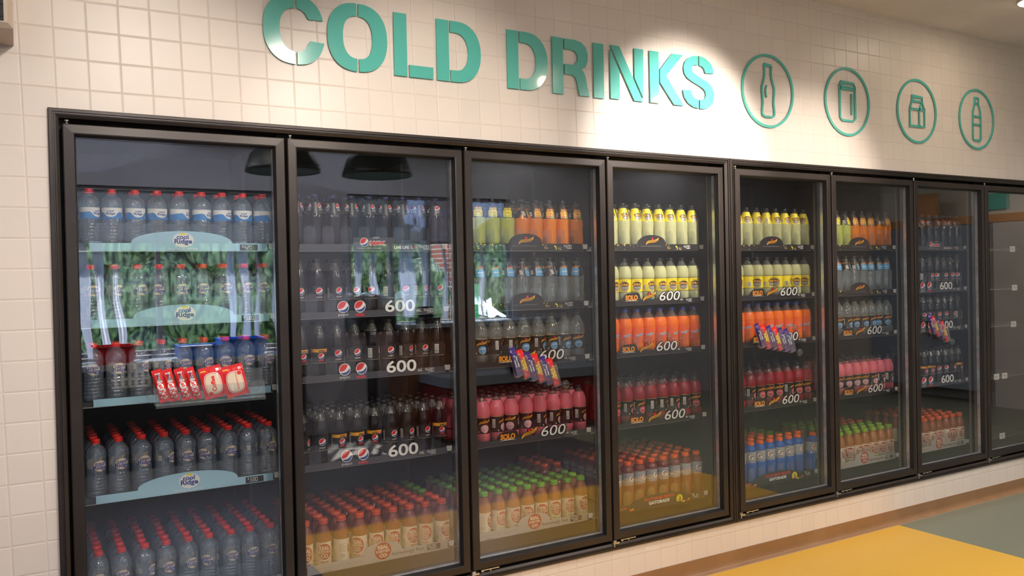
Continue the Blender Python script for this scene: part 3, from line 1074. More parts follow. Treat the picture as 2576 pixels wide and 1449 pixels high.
    if kind == 'tea':
        arch = [(X0, 0), (X1, 0), (X1, .036), (.607, .036)] + [(.519 + .088 * math.cos(math.radians(a)), .036 + .045 * math.sin(math.radians(a)) ** .85) for a in range(4, 177, 8)] + [(.430, .036), (X0, .036)]
        d.ell(.522, .043, .0365, .036, TR_, 0, 28)
        d.text('REAL', .522, .059, .048, .016, CR, 1, .05)
        d.text('ICEDTEA', .522, .042, .062, .011, CR, 1, .04)
        d.text('CO', .522, .024, .034, .015, CR, 1, .05)
        d.text('Refreshingly Real.', .637, .020, .148, .018, DK, 1, .0)
        d.text("YOU'RE GOING EASY TO DRINK NATURAL ICED TEA", .33, .019, .20, .0055, GY, 1, .0)
        d.ell(.285, .004, .022, .0035, GY, 0, 12)
        d.ell(.432, .036, .014, .0022, GY, 0, 12)
        d.rect(.722, .786, .008, .031, DK, 0)
        d.seg('$5.00', .727, .012, .016, WH, 1)
        for i in range(34):
            x = X0 + .004 + i * .0182
            d.rect(x, x + .0006, .001, .034, GY, -1 + 1)
        return [arch], 'greywood', d
    if kind == 'sport':
        arch = [(X0, -.006), (X1, -.006), (X1, .032), (.690, .032)] + [(.515 + .175 * math.cos(math.radians(a)), .032 + .030 * math.sin(math.radians(a))) for a in range(8, 173, 8)] + [(.340, .032), (X0, .024)]
        d.text('NOTHING BEATS', .523, .043, .196, .015, RD, 1, .04, .05)
        d.text('GATORADE', .520, .022, .136, .017, WH, 1, .05)
        rr = random.Random(5)
        for cx, n_, w in ((.285, 14, .09), (.66, 9, .035), (.72, 6, .05)):
            for i in range(n_):
                x, z = cx + rr.uniform(-w, w) * .8, rr.uniform(-.002, .026)
                q = rr.uniform(.006, .016)
                a = rr.uniform(0, 3)
                d.loop([(x + q * (1 if k % 2 else .45) * math.cos(a + k * PI / 4), max(-.005, z + q * .6 * (1 if k % 2 else .45) * math.sin(a + k * PI / 4))) for k in range(8)], rr.choice((GO, OR, YE, GO, RD)), i % 3)
        d.loop([(.655 + .022 * math.cos(t), .018 + .022 * math.sin(t)) for t in [x * .5 for x in range(-2, 9)]] + [(.655 + .011 * math.cos(t), .018 + .012 * math.sin(t)) for t in [x * .5 for x in range(8, -3, -1)]], YE, 3)
        d.rect(.741, .801, .002, .025, DK, 4)
        d.seg('$5.20', .745, .006, .016, WH, 5)
        return [arch], 'dark', d


KIND = {1: ['water', 'water2', 'plainwater', 'water2', 'water2'], 2: ['cola1', 'cola2', 'cola2', 'cola2', 'tea'],
        3: ['mixer', 'mixer', 'mix600', 'mix600', 'tea'], 4: ['mixer', 'mix600', 'mix600', 'mix600', 'sport'],
        5: ['mixer', 'mix600', 'mix600', 'mix600', 'sport'], 6: ['mixer', 'mixer', 'mix600', 'mix600', 'tea'],
        7: ['cola1', 'cola2', 'cola2', 'cola2', 'tea'], 8: [None] * 5}
STRIPSH = {(4, 1): -.02, (4, 2): -.045}
LOOKS = {'water': 'light blue arched water strip', 'water2': 'light blue arched water strip', 'plainwater': 'plain light blue strip', 'cola1': 'grey cola strip with a header box', 'cola2': 'grey strip with two globes and 600',
         'mixer': 'black arched strip with gold flag logo', 'mix600': 'black strip with gold logos and 600', 'tea': 'pale wood strip with red tea roundel', 'sport': 'dark strip with orange splashes', None: 'plain rail and paper tickets'}
_scache = {}
b = MB()
st = [(-.024, 0)] + [(-.024, .060)] + [(.0 + .024 * math.cos(math.radians(a)), .067 + .017 * math.sin(math.radians(a))) for a in range(170, 5, -20)] + [(.024, .060), (.024, 0)]
b.prism([(x, z + .018) for x, z in st], .1405, .1425)
b.box(-.0008, .0008, .1425, .19, .018, .07)
STOP = b.data('lane_stop', ['stop'])
b = MB(); b.box(-.0009, .0009, .19, .72, .018, .055)
LANE = b.data('lane_rail', ['acrylic'])
b = MB()
b.box(.003, .734, .1415, .146, .0, .018, 0)
b.box(.003, .734, .1405, .1415, -.002, .0015, 1)
b.box(.003, .734, .146, .72, .010, .017, 0)
DECK = b.data('shelf_deck', ['black_in', 'silver'])
b = MB()
b.prism([(.826, .030), (.852, .030), (.850, .008), (.829, .008)], .1355, .1405)
CLIP = b.data('end_clip', ['cardw'])
for k in range(1, 9):
    ci = 0 if k < 5 else 1
    for s in range(5):
        z = rbz(k, s)
        sh = empty('fridge_shelf', (bay(k), 0, z))
        kd = KIND[k][s]
        tag(sh, '%s fridge shelf behind the %s door, %s' % (SHELFW[s], ORD[k - 1], LOOKS[kd]), 'shelf', 'shelves of the drinks fridges')
        o = bpy.data.objects.new('deck', DECK); COL.objects.link(o); o.parent = sh; o.location = (.098, 0, 0)
        for i in range(8):
            if kd is None:
                break
            o = bpy.data.objects.new('lane_stop', STOP); COL.objects.link(o); o.parent = sh; o.location = (.205 + .0765 * (i + .5), 0, 0)
        if kd:
            o = bpy.data.objects.new('end_clip', CLIP); COL.objects.link(o); o.parent = sh
        if kd:
            key = (kd, STRIPSH.get((k, s), 0))
            if key not in _scache:
                loops, base, d = strip('water' if kd == 'water2' else kd, key[1] if kd == 'mix600' else (1 if kd == 'water2' else 0))
                b = MB()
                for lp in loops:
                    b.prism(lp, .1375, .1400)
                d.to_plane(b, .1373, .0003)
                _scache[key] = b.data('price_strip', [base] + SM[1:])
            o = bpy.data.objects.new('price_strip', _scache[key]); COL.objects.link(o); o.parent = sh
        else:
            tx = {0: (.66,), 1: (.68,), 2: (.66,), 3: (.44, .54), 4: (.5,)}[s]
            for x in tx:
                b = MB(); b.box(x - .032, x + .032, .1365, .1385, -.012, .028)
                d = Decal(); d.rect(x - .024, x + .01, .012, .014, 1, 0); d.rect(x - .024, x + .02, .006, .0075, 1, 0)
                d.to_plane(b, .1363)
                b.build('paper_ticket', ['cardw', 'dark'], sh)

# ================================================================== BOTTLES


def rfun(prof):
    def f(z):
        if z <= prof[0][1]:
            return prof[0][0]
        for i in range(len(prof) - 1):
            (r0, z0), (r1, z1) = prof[i], prof[i + 1]
            if z <= z1:
                return r0 + (r1 - r0) * (z - z0) / max(1e-9, z1 - z0)
        return prof[-1][0]
    return f


def ribs(z0, z1, n, r, dep=.0012):
    o = []
    for i in range(n):
        a = z0 + (z1 - z0) * i / n
        w = (z1 - z0) / n
        o += [(r, a), (r, a + w * .62), (r - dep, a + w * .76), (r - dep, a + w * .86)]
    return o


# profile (r, z) up to the neck; cap (r, h); label z range
def scl(p, k):
    return [(r * (k if r > .016 else 1), z) for r, z in p]


PW = [(.024, 0), (.030, .003), (.0325, .010)] + ribs(.014, .086, 6, .0328) + [(.0328, .090), (.0318, .094), (.0318, .136), (.0330, .141), (.0330, .150), (.0325, .158), (.0305, .168), (.026, .177), (.0195, .184), (.0145, .188), (.0128, .192)]
PTALL = [(.022, 0), (.029, .003), (.0325, .012), (.0335, .045), (.0318, .075), (.0335, .105), (.0340, .118), (.0335, .128), (.0305, .145), (.0262, .165), (.0205, .185), (.0162, .197), (.0135, .203), (.0135, .208)]
PCOLT = [(.022, 0), (.029, .003), (.032, .012), (.0325, .05), (.0300, .078), (.0322, .105), (.0325, .118), (.0305, .136), (.0265, .155), (.0215, .173), (.0168, .188), (.0135, .196), (.0132, .2)]
PBELL = [(.022, 0), (.031, .003), (.0355, .012), (.0358, .036), (.0342, .041), (.0342, .1135), (.0358, .116), (.0372, .124), (.0372, .136), (.0362, .148), (.0338, .160), (.0298, .171), (.0245, .181), (.0190, .189), (.0155, .195), (.0138, .198), (.0135, .203)]
PTALL = scl(PTALL, 1.10)
PCOLT = scl(PCOLT, 1.10)
PW = scl(PW, 1.055)
PCOLA = [(.022, 0), (.029, .003), (.0322, .012), (.0322, .030), (.0300, .048), (.0308, .056), (.0312, .114), (.0322, .122), (.0322, .132), (.0312, .145), (.0288, .160), (.0250, .175), (.0202, .189), (.0160, .199), (.0135, .204), (.0135, .209)]
PTEA = [(.024, 0), (.030, .002), (.0322, .008), (.0322, .108), (.0318, .118), (.0302, .130), (.0272, .143), (.0235, .154), (.0200, .162), (.0185, .167), (.0185, .172)]
PGAT = [(.024, 0), (.031, .004), (.0335, .012), (.0335, .034), (.0322, .050), (.0335, .066), (.0335, .098), (.0325, .104), (.0300, .108), (.0300, .112), (.0318, .116), (.0318, .122), (.0302, .126), (.0318, .130), (.0318, .146), (.0302, .150), (.0318, .154), (.0318, .166), (.0330, .172), (.0326, .180), (.0290, .190), (.0230, .197), (.0190, .200), (.0185, .204)]
LM = ['white', 'blue', 'dark', 'cream', 'red', 'yellow', 'gold', 'black', 'orangel', 'tealred', 'silverl', 'band', 'lemblue', 'pinkl', 'raspl', 'limel', 'greenl', 'barcode', 'maxred', 'sorange', 'grey', 'pet']
L_ = {n: i for i, n in enumerate(LM)}


def band(mb, rf, z0, z1, mi, off=.0003, seg=28, n=3, a0=0., a1=2 * PI):
    full = abs(a1 - a0) > 6.28
    if full:
        mb.lathe([(rf(z0 + (z1 - z0) * i / n) + off, z0 + (z1 - z0) * i / n) for i in range(n + 1)], seg, mats=mi, captop=False, capbot=False)
    else:
        m = max(2, int(seg * (a1 - a0) / 2 / PI))
        for i in range(m):
            for j in range(n):
                q = []
                for ii, jj in ((i, j), (i + 1, j), (i + 1, j + 1), (i, j + 1)):
                    a = a0 + (a1 - a0) * ii / m
                    z = z0 + (z1 - z0) * jj / n
                    r = rf(z) + off
                    q.append((r * math.sin(a), -r * math.cos(a), z))
                mb.poly(q, mi, True)


def barcode(d, u, z, w, h, bg_='barcode', ly=0, vert=True):
    d.rect(u - w / 2, u + w / 2, z - h / 2, z + h / 2, L_[bg_], ly)
    for i in range(6):
        if vert:
            x = u - w * .4 + w * .8 * i / 6
            d.rect(x, x + w * (.05 + .04 * (i % 2)), z - h * .4, z + h * .4, L_['grey'], ly + 1)
        else:
            y = z - h * .4 + h * .8 * i / 6
            d.rect(u - w * .4, u + w * .4, y, y + h * (.05 + .04 * (i % 2)), L_['grey'], ly + 1)


def lab_water(rf):
    b = MB(); d = Decal()
    for u in (0, .105):
        d.ell(u, .114, .0225, .0195, L_['cream'], 0, 22)
        d.text('cool', u, .1225, .034, .0145, L_['blue'], 1, .028)
        d.text('Ridge', u, .1070, .046, .0185, L_['blue'], 1, .028)
    barcode(d, .052, .116, .016, .020)
    barcode(d, -.052, .116, .013, .018)
    d.to_cyl(b, rf)
    return b


def lab_water7(rf):
    b = MB(); d = Decal()
    band(b, rf, .118, .139, L_['white'], n=2); band(b, rf, .100, .118, L_['band'], n=2)
    for u in (0, .105):
        d.ell(u, .122, .0215, .0165, L_['white'], 2, 22)
        d.text('cool', u, .1275, .021, .0075, L_['blue'], 3, .03)
        d.text('Ridge', u, .117, .030, .011, L_['blue'], 3, .03)
    d.loop([(-.1, .118), (-.03, .124), (-.02, .118)], L_['band'], 2)
    d.loop([(.02, .118), (.03, .124), (.08, .118)], L_['band'], 2)
    barcode(d, .052, .122, .020, .026, ly=2)
    d.to_cyl(b, rf)
    return b


def lab_colat(rf):
    b = MB(); d = Decal()
    band(b, rf, .136, .182, L_['dark'], n=4)
    for u in (-.036, .016, .068):
        d.globe(u, .166, .0125, L_['white'], L_['red'], L_['blue'], 1)
        d.text('pepsi', u, .150, .019, .007, L_['white'], 1, .0)
    barcode(d, -.062, .155, .018, .034, ly=1, vert=False)
    d.to_cyl(b, rf)
    return b


def lab_cola(rf, promo=False):
    b = MB(); d = Decal()
    band(b, rf, .057, .113, L_['dark'], n=2)
    band(b, rf, .1125, .1140, L_['gold'] if promo else L_['dark'], .0006, n=1)
    band(b, rf, .0562, .0572, L_['cream'], .0006, n=1)
    if promo:
        band(b, rf, .101, .1135, L_['gold'], .0005, n=1, a0=-1.6, a1=1.9)
        d.text('WIN', .000, .106, .024, .009, L_['black'], 3, .04)
        d.loop([(.014, .099), (.036, .101), (.037, .110), (.015, .109)], L_['maxred'], 3)
        d.text('SUPER', .025, .1065, .017, .0032, L_['white'], 4, .02)
        d.text('BOWL', .025, .1025, .015, .0032, L_['white'], 4, .02)
        for u in (0., .1):
            d.globe(u, .085, .0125, L_['white'], L_['red'], L_['blue'], 2)
            d.text('MAX', u, .0675, .023, .0065, L_['maxred'], 2, .10)
    else:
        for u in (0., .07):
            d.globe(u, .092, .0145, L_['white'], L_['red'], L_['blue'], 2)
            d.text('pepsi', u, .068, .024, .009, L_['white'], 2, .0)
        d.text('MAX', .035, .068, .016, .006, L_['maxred'], 2, .05)
    barcode(d, -.055, .085, .018, .040, ly=2, vert=False)
    d.to_cyl(b, rf)
    return b


def lab_tea(rf, green=False):
    b = MB(); d = Decal()
    band(b, rf, .010, .100, L_['cream'], n=2)
    d.ell(0, .062, .0285, .0325, L_['tealred'], 1, 28)
    d.text('REAL', 0, .0765, .042, .0165, L_['cream'], 2, .04)
    d.text('ICEDTEA', 0, .0605, .050, .011, L_['cream'], 2, .03)
    d.text('CO', 0, .0445, .029, .0155, L_['cream'], 2, .04)
    d.text('MANGO' if green else 'PEACH', 0, .0200, .030, .009, L_['greenl' if green else 'tealred'], 2, .04)
    d.ell(.082, .066, .016, .018, L_['tealred'], 1, 20)
    d.text('REAL', .082, .073, .022, .007, L_['cream'], 2, .05)
    d.text('ICEDTEA', .082, .065, .026, .005, L_['cream'], 2, .04)
    d.text('CO', .082, .057, .014, .007, L_['cream'], 2, .05)
    for i in range(7):
        d.rect(-.065, -.035 - .004 * (i % 3), .050 + i * .005, .0513 + i * .005, L_['grey'], 1)
    barcode(d, -.050, .032, .022, .018, ly=1)
    d.to_cyl(b, rf)
    return b


def lab_bell(rf, low):
    b = MB(); d = Decal()
    band(b, rf, .042, .1125, L_['black'], n=2)
    band(b, rf, .1125, .1138, L_['cream'], .0008, n=1)
    for u in (0, .1):
        sc = 1.0
        d.loop([(u + .0195 * math.cos(t), .066 + (.020 if math.sin(t) < 0 else .016) * math.sin(t)) for t in [x * PI / 10 for x in range(20)]], L_[low], 1)
        d.loop([(u + .0185 * math.cos(t), .0675 + .0222 * math.sin(t)) for t in [PI + x * PI / 10 for x in range(11)]] + [(u + .0165 * math.cos(t), .0675 + .0200 * math.sin(t)) for t in [2 * PI - x * PI / 10 for x in range(11)]], L_['cream'], 1)
        d.flag(u, .0935, .058, L_['gold'], L_['red'], L_['black'], 2)
        d.text({'lemblue': 'LEMONADE', 'pinkl': 'Pink', 'raspl': 'Raspberry'}[low], u, .070, .027, .007, L_['white'], 3, .02, .1, .08)
    d.ell(-.030, .050, .003, .004, L_['cream'], 1, 8)
    barcode(d, -.052, .082, .015, .040, ly=1, vert=False)
    barcode(d, .052, .080, .014, .028, ly=1, vert=False)
    d.to_cyl(b, rf)
    return b


def lab_solo(rf):
    b = MB(); d = Decal()
    band(b, rf, .048, .113, L_['yellow'], n=2)
    band(b, rf, .0468, .0485, L_['dark'], .0006, n=1)
    band(b, rf, .1125, .114, L_['dark'], .0006, n=1)
    for u in (0, .1):
        d.ell(u, .072, .0215, .0195, L_['grey'], 1, 22)
        d.ell(u, .086, .0235, .0125, L_['black'], 2, 20)
        d.text('SOLO', u, .085, .038, .0125, L_['gold'], 3, .05)
        d.text('LEMON', u, .070, .026, .0042, L_['cream'], 3, .03)
        for i in (-1, 0, 1):
            d.ell(u + i * .010, .103, .0038, .0032, L_['black'], 1, 8)
            d.ell(u + i * .010, .103, .0024, .0020, L_['gold'], 2, 8)
    barcode(d, -.045, .070, .015, .026, ly=1)
    d.text('SOLO', .050, .095, .012, .004, L_['dark'], 1, .02)
    d.to_cyl(b, rf)
    return b


def lab_sunk(rf):
    b = MB(); d = Decal()
    band(b, rf, .043, .122, L_['orangel'], n=2)
    for u in (0, .105):
        d.ell(u, .095, .019, .017, L_['sorange'], 1, 20)
        d.ell(u - .003, .092, .014, .012, L_['orangel'], 2, 20)
        d.text('Sunkist', u, .087, .0455, .0155, L_['white'], 3, .10, .1, .30)
        d.text('Sunkist', u, .087, .042, .0125, L_['blue'], 4, .02, .1, .30)
        d.ell(u + .016, .060, .004, .005, L_['greenl'], 1, 8)
    d.ell(-.026, .055, .0035, .004, L_['cream'], 1, 8)
    barcode(d, -.052, .080, .018, .032, ly=1, vert=False)
    d.to_cyl(b, rf)
    return b


def tallneck(rf, kind):
    """slanted collar label with a notched lower edge"""
    b = MB(); d = Decal()
    base = {'solo': 'yellow', 'lime': 'black', 'orng': 'black', 'lemn': 'black'}[kind]
    zt, zb = .196, .134
    m = 28
    for i in range(m):
        a0, a1 = 2 * PI * i / m - PI, 2 * PI * (i + 1) / m - PI
        for j in range(3):
            q = []
            for a, jj in ((a0, j), (a1, j), (a1, j + 1), (a0, j + 1)):
                aa = abs(abs(a) - PI * .5)
                lo = zb + max(0, .022 - aa * .05)
                z = lo + (zt - lo) * jj / 3
                r = rf(z) + .0004
                q.append((r * math.sin(a), -r * math.cos(a), z))
            b.poly(q, L_[base], True)
    for u in (0, .09):
        if kind == 'solo':
            d.ell(u, .151, .0185, .0155, L_['grey'], 2, 20)
            d.ell(u, .162, .0215, .0105, L_['black'], 3, 18)
            d.text('SOLO', u, .1615, .036, .0115, L_['gold'], 4, .03)
            d.text('LEMON', u, .150, .018, .0032, L_['cream'], 4, .03)
        else:
            col = {'lime': 'yellow', 'orng': 'gold', 'lemn': 'lemblue'}[kind]
            d.loop([(u - .021, .138), (u + .018, .136), (u + .022, .158), (u + .015, .180), (u - .015, .180), (u - .022, .158)], L_[col], 1)
            d.flag(u, .176 if kind == 'lemn' else .172, .044, L_['gold'] if kind == 'lemn' else L_[col], L_['red'], L_['black'], 2)
            if kind == 'lemn':
                d.text('LEMONADE', u, .156, .026, .006, L_['white'], 2, .02)
            else:
                d.ell(u - .008, .143, .008, .006, L_['limel' if kind == 'lime' else 'orangel'], 2, 10)
                d.ell(u + .006, .142, .008, .006, L_['limel' if kind == 'lime' else 'greenl'], 2, 10)
                d.text('Lime' if kind == 'lime' else 'Citrus', u, .158, .018, .0045, L_['black'], 3, .01)
    d.ell(.047, .170, .0055, .016, L_['barcode'], 2, 14)
    barcode(d, -.042, .155, .014, .020, ly=2, vert=False)
    d.to_cyl(b, rf)
    return b


def lab_gat(rf):
    b = MB(); d = Decal()
    band(b, rf, .108, .168, L_['silverl'], .0003, n=12)
    for u in (.0, .105):
        d.text('G', u, .139, .027, .032, L_['white'], 2, .04)
        d.text('G', u, .139, .030, .035, L_['dark'], 1, .09)
        d.loop([(u - .004, .150), (u + .004, .138), (u + .001, .138), (u + .006, .128), (u - .005, .139), (u - .001, .139)], L_['orangel'], 3)
    d.text('GATORADE', .045, .120, .030, .006, L_['dark'], 1, .02)
    barcode(d, -.050, .136, .016, .032, ly=1, vert=False)
    d.to_cyl(b, rf)
    return b


def cap_geo(b, r, z, h, mi, seg):
    n0 = len(b.v)
    b.lathe([(r * 1.04, z), (r * 1.04, z + h * .14), (r * .97, z + h * .18), (r * 1.0, z + h * .24), (r, z + h * .82), (r * .95, z + h * .95), (r * .85, z + h)], seg, mats=mi)
    return b


TYPES = {
    # name, profile, body mats (slots), fill z, cap r, cap h, cap mat, label fn, words
    'water': ('water_bottle', PW, ['pet', 'pet'], .17, .0150, .0165, 'capred', lab_water, 'red-capped clear water bottle'),
    'water7': ('water_bottle', PW, ['pet', 'pet'], .17, .0150, .0165, 'capred', lab_water7, 'red-capped water bottle with blue band'),
    'colat': ('cola_bottle', PCOLT, ['cola', 'cola'], .19, .0150, .0150, 'navy', lab_colat, 'tall cola bottle with collar label'),
    'cola': ('cola_bottle', PCOLA, ['cola', 'neck'], .175, .0150, .0160, 'capblack', lab_cola, 'small dark cola bottle, globe label'),
    'colap': ('cola_bottle', PCOLA, ['cola', 'neck'], .175, .0150, .0160, 'capblack', lambda rf: lab_cola(rf, True), 'small cola bottle with gold promo band'),
    'lime': ('lime_drink_bottle', PTALL, ['lime', 'neck'], .19, .0155, .0150, 'capblack', lambda rf: tallneck(rf, 'lime'), 'tall pale green drink bottle'),
    'orng': ('orange_drink_bottle', PTALL, ['orange', 'neck'], .19, .0155, .0150, 'capblack', lambda rf: tallneck(rf, 'orng'), 'tall orange drink bottle'),
    'lemn': ('lemonade_bottle', PTALL, ['pet2', 'pet2'], .19, .0155, .0150, 'capblack', lambda rf: tallneck(rf, 'lemn'), 'tall clear lemonade bottle'),
    'solot': ('lemon_drink_bottle', PTALL, ['lemon', 'neck'], .19, .0155, .0150, 'capblack', lambda rf: tallneck(rf, 'solo'), 'tall cloudy lemon drink bottle'),
    'lem6': ('lemonade_bottle', PBELL, ['pet2', 'pet2'], .165, .0150, .0155, 'capblack', lambda rf: lab_bell(rf, 'lemblue'), 'small clear lemonade bottle'),
    'pink6': ('pink_drink_bottle', PBELL, ['pink', 'neck'], .186, .0150, .0155, 'capblack', lambda rf: lab_bell(rf, 'pinkl'), 'small pink drink bottle'),
    'rasp6': ('raspberry_drink_bottle', PBELL, ['rasp', 'neck'], .180, .0150, .0155, 'capblack', lambda rf: lab_bell(rf, 'raspl'), 'small red raspberry drink bottle'),
    'solo6': ('lemon_drink_bottle', PBELL, ['lemon', 'neck'], .176, .0150, .0155, 'capblack', lab_solo, 'small cloudy lemon drink bottle'),
    'sunk6': ('orange_drink_bottle', PBELL, ['sunk', 'neck'], .170, .0150, .0160, 'capblue', lab_sunk, 'small blue-capped orange drink bottle'),
    'tea': ('iced_tea_bottle', PTEA, ['tea', 'tea'], .16, .0205, .0200, 'caporange', lab_tea, 'orange-capped iced tea bottle'),
    'teag': ('iced_tea_bottle', PTEA, ['teag', 'teag'], .16, .0205, .0200, 'capgreen', lambda rf: lab_tea(rf, True), 'green-capped iced tea bottle'),
    'gato': ('sports_drink_bottle', PGAT, ['gato', 'gato'], .19, .0198, .0180, 'capor2', lab_gat, 'orange-capped amber sports drink bottle'),
    'gatb': ('sports_drink_bottle', PGAT, ['gatb', 'gatb'], .19, .0198, .0180, 'capor2', lab_gat, 'orange-capped blue sports drink bottle'),
}
BD_ = {}


def bottle_data(t):
    if t in BD_:
        return BD_[t]
    name, prof, mats, fill, cr, chh, cm, lf, wd = TYPES[t]
    pr = []
    for i, (r, z) in enumerate(prof):
        if i and prof[i - 1][1] < fill < z:
            f = (fill - prof[i - 1][1]) / (z - prof[i - 1][1])
            pr.append((prof[i - 1][0] + (r - prof[i - 1][0]) * f, fill))
        pr.append((r, z))
    ms = [0 if pr[i + 1][1] <= fill + 1e-6 else 1 for i in range(len(pr) - 1)]
    ztop = prof[-1][1]
    rf = rfun(prof)
    bb = MB(); bb.lathe(pr, 22, mats=ms)
    if mats[1] == 'neck' and mats[0] != 'cola':     # surface of the drink
        r = rf(fill) - .0015
        bb.lathe([(r, fill - .0008), (r, fill - .0004)], 22, mats=0, capbot=False)
    body = bb.data(name + '_body', mats)
    cb = MB(); cap_geo(cb, cr, ztop - .001, chh, 0, 20)
    cap = cb.data('cap', [cm])
    lb = lf(rf)
    label = lb.data('bottle_label', LM)
    # bottles of the back rows: one mesh, the same drink, cap and label band
    sb = MB()
    keep = [p for i, p in enumerate(pr) if i % 2 == 0 or i > len(pr) - 8]
    if prof is PW:
        keep = [(.026, 0), (.0325, .006), (.0328, .088), (.0318, .095), (.0318, .136), (.0330, .142), (.0325, .158), (.0305, .168), (.026, .177), (.0195, .184), (.0128, .192)]
    kk = [0 if keep[i + 1][1] <= fill + 1e-6 else 1 for i in range(len(keep) - 1)]
    sb.lathe(keep, 14, mats=kk)
    sb.lathe([(cr, ztop - .001), (cr, ztop + chh * .85), (cr * .86, ztop + chh - .001)], 14, mats=2)
    n0 = len(lb.v)
    if t in ('tea', 'teag'):
        band(sb, rf, .010, .100, 3, seg=14, n=1)
    elif t in ('gato', 'gatb'):
        band(sb, rf, .108, .168, 4, seg=14, n=1)
    elif t in ('solo6',):
        band(sb, rf, .048, .113, 5, seg=14, n=1)
    elif t == 'solot':
        band(sb, rf, .140, .196, 5, seg=14, n=2)
    elif t in ('lime', 'orng', 'lemn', 'colat'):
        band(sb, rf, .140, .190, 6, seg=14, n=2)
    elif t in ('lem6', 'pink6', 'rasp6', 'cola', 'colap'):
        band(sb, rf, .050, .112, 6, seg=14, n=1)
    elif t == 'sunk6':
        band(sb, rf, .043, .122, 7, seg=14, n=1)
    elif t == 'water7':
        band(sb, rf, .100, .118, 8, seg=14, n=1)
    simple = sb.data(name + '_whole', mats + [cm, 'cream', 'silverl', 'yellow', 'black', 'orangel', 'band'])
    BD_[t] = (body, cap, label, simple)
    return BD_[t]


def put_bottle(t, k, s, lane, row, x, y, z, rot, tilt=0.):
    name, wd = TYPES[t][0], TYPES[t][8]
    body, cap, label, simple = bottle_data(t)
    front = row == 0
    o = bpy.data.objects.new(name, body if front else simple)
    COL.objects.link(o)
    o.location = (x, y, z)
    o.rotation_euler = (0, tilt, rot)
    roww = 'front row' if front else ORD[row] + ' row back'
    o['label'] = '%s, %s lane, %s, %s shelf, %s door' % (wd, ORD[lane], roww, SHELFW[s], ORD[k - 1])
    o['category'] = 'bottle'
    o['group'] = '%s shelf of drinks behind the %s door' % (SHELFW[s], ORD[k - 1])
    if front:
        c = bpy.data.objects.new('cap', cap); COL.objects.link(c); c.parent = o
        c = bpy.data.objects.new('bottle_label', label); COL.objects.link(c); c.parent = o
    return o


STOCK = {1: ['water7', 'water', 'water', 'water', 'water'], 2: ['colat', 'cola', 'cola', 'cola', 'tea'],
         3: ['limeorng', 'lemn', 'lem6', 'pink6', 'teag'], 4: ['solot', 'solo6', 'sunk6', 'rasp6', 'gato'],
         5: ['solot', 'solo6', 'sunk6', 'rasp6', 'gatb'], 6: ['limeorng', 'lemn', 'lem6', 'pink6', 'teag'], 7: ['colat', 'cola', 'cola', 'cola', 'tea']}
LANE0 = {1: 0, 2: 0, 3: 0, 4: 1, 5: 1, 6: 2, 7: 3}
rng = random.Random(11)
for k in range(1, 8):
    for s in range(5):
        z = rbz(k, s) + .0175
        rows = 2 if s < 3 else ((6 if k == 1 else 4) if s == 3 else 7)
        for lane in range(LANE0[k], 9):
            x = bay(k) + .205 + .0765 * lane
            for row in range(rows):
                t = STOCK[k][s]
                if t == 'limeorng':
                    t = 'lime' if lane < 4 else 'orng'
                if t == 'cola' and ((s == 2 and lane in (0, 1)) or (s == 3 and lane in (2, 3, 4, 8))):
                    t = 'colap'
                if s == 4:
                    if k == 2 and lane == 8 and row >= 3: t = 'teag'
                    if k == 3 and lane >= 7 and row >= 3: t = 'gato'
                    if k == 4 and lane >= 7 and row >= 3: t = 'gatb'
                    if k == 5 and row >= 2: t = 'gato' if lane <= 5 and row + lane < 9 else 'teag'
                    if k == 6 and lane >= 6 and row >= 3: t = 'tea'
                R = .0345
                y = .149 + R + row * (.0745 if s < 4 and k > 1 else .0695) + (rng.uniform(0, .003) if row else rng.uniform(0, .002))
                view = math.atan2(x, 3.4)
                rot = -view * .55 + rng.choice((0, 0, 0, 0, .5, -.5, 1.2)) * .9 + rng.uniform(-.3, .3) + .2
                if s in (1, 2, 3) and k in (2,) and lane in (1, 2, 3):
                    rot = rng.uniform(-.1, .3)
                xx = x + rng.uniform(-.002, .002)
                tilt = 0
                if k == 5 and s == 4 and lane == 8 and row == 0:
                    xx += .022; tilt = .10
                put_bottle(t, k, s, lane, row, xx, y, z, rot, tilt)

# ================================================================== BARS IN CLEAR HOLDERS ON THE GLASS
M['foilred'] = mat('red_foil_wrapper', (214, 34, 34), .22, coat=.4)
M['foilpurple'] = mat('purple_foil_wrapper', (60, 40, 108), .22, coat=.4)
M['foildark'] = mat('dark_purple_foil', (60, 40, 72), .25, coat=.3)
CM = ['foilred', 'white', 'red', 'choc', 'gold', 'yellow', 'maroon', 'purple', 'navy', 'cream', 'foilpurple', 'blue']
C_ = {n: i for i, n in enumerate(CM)}


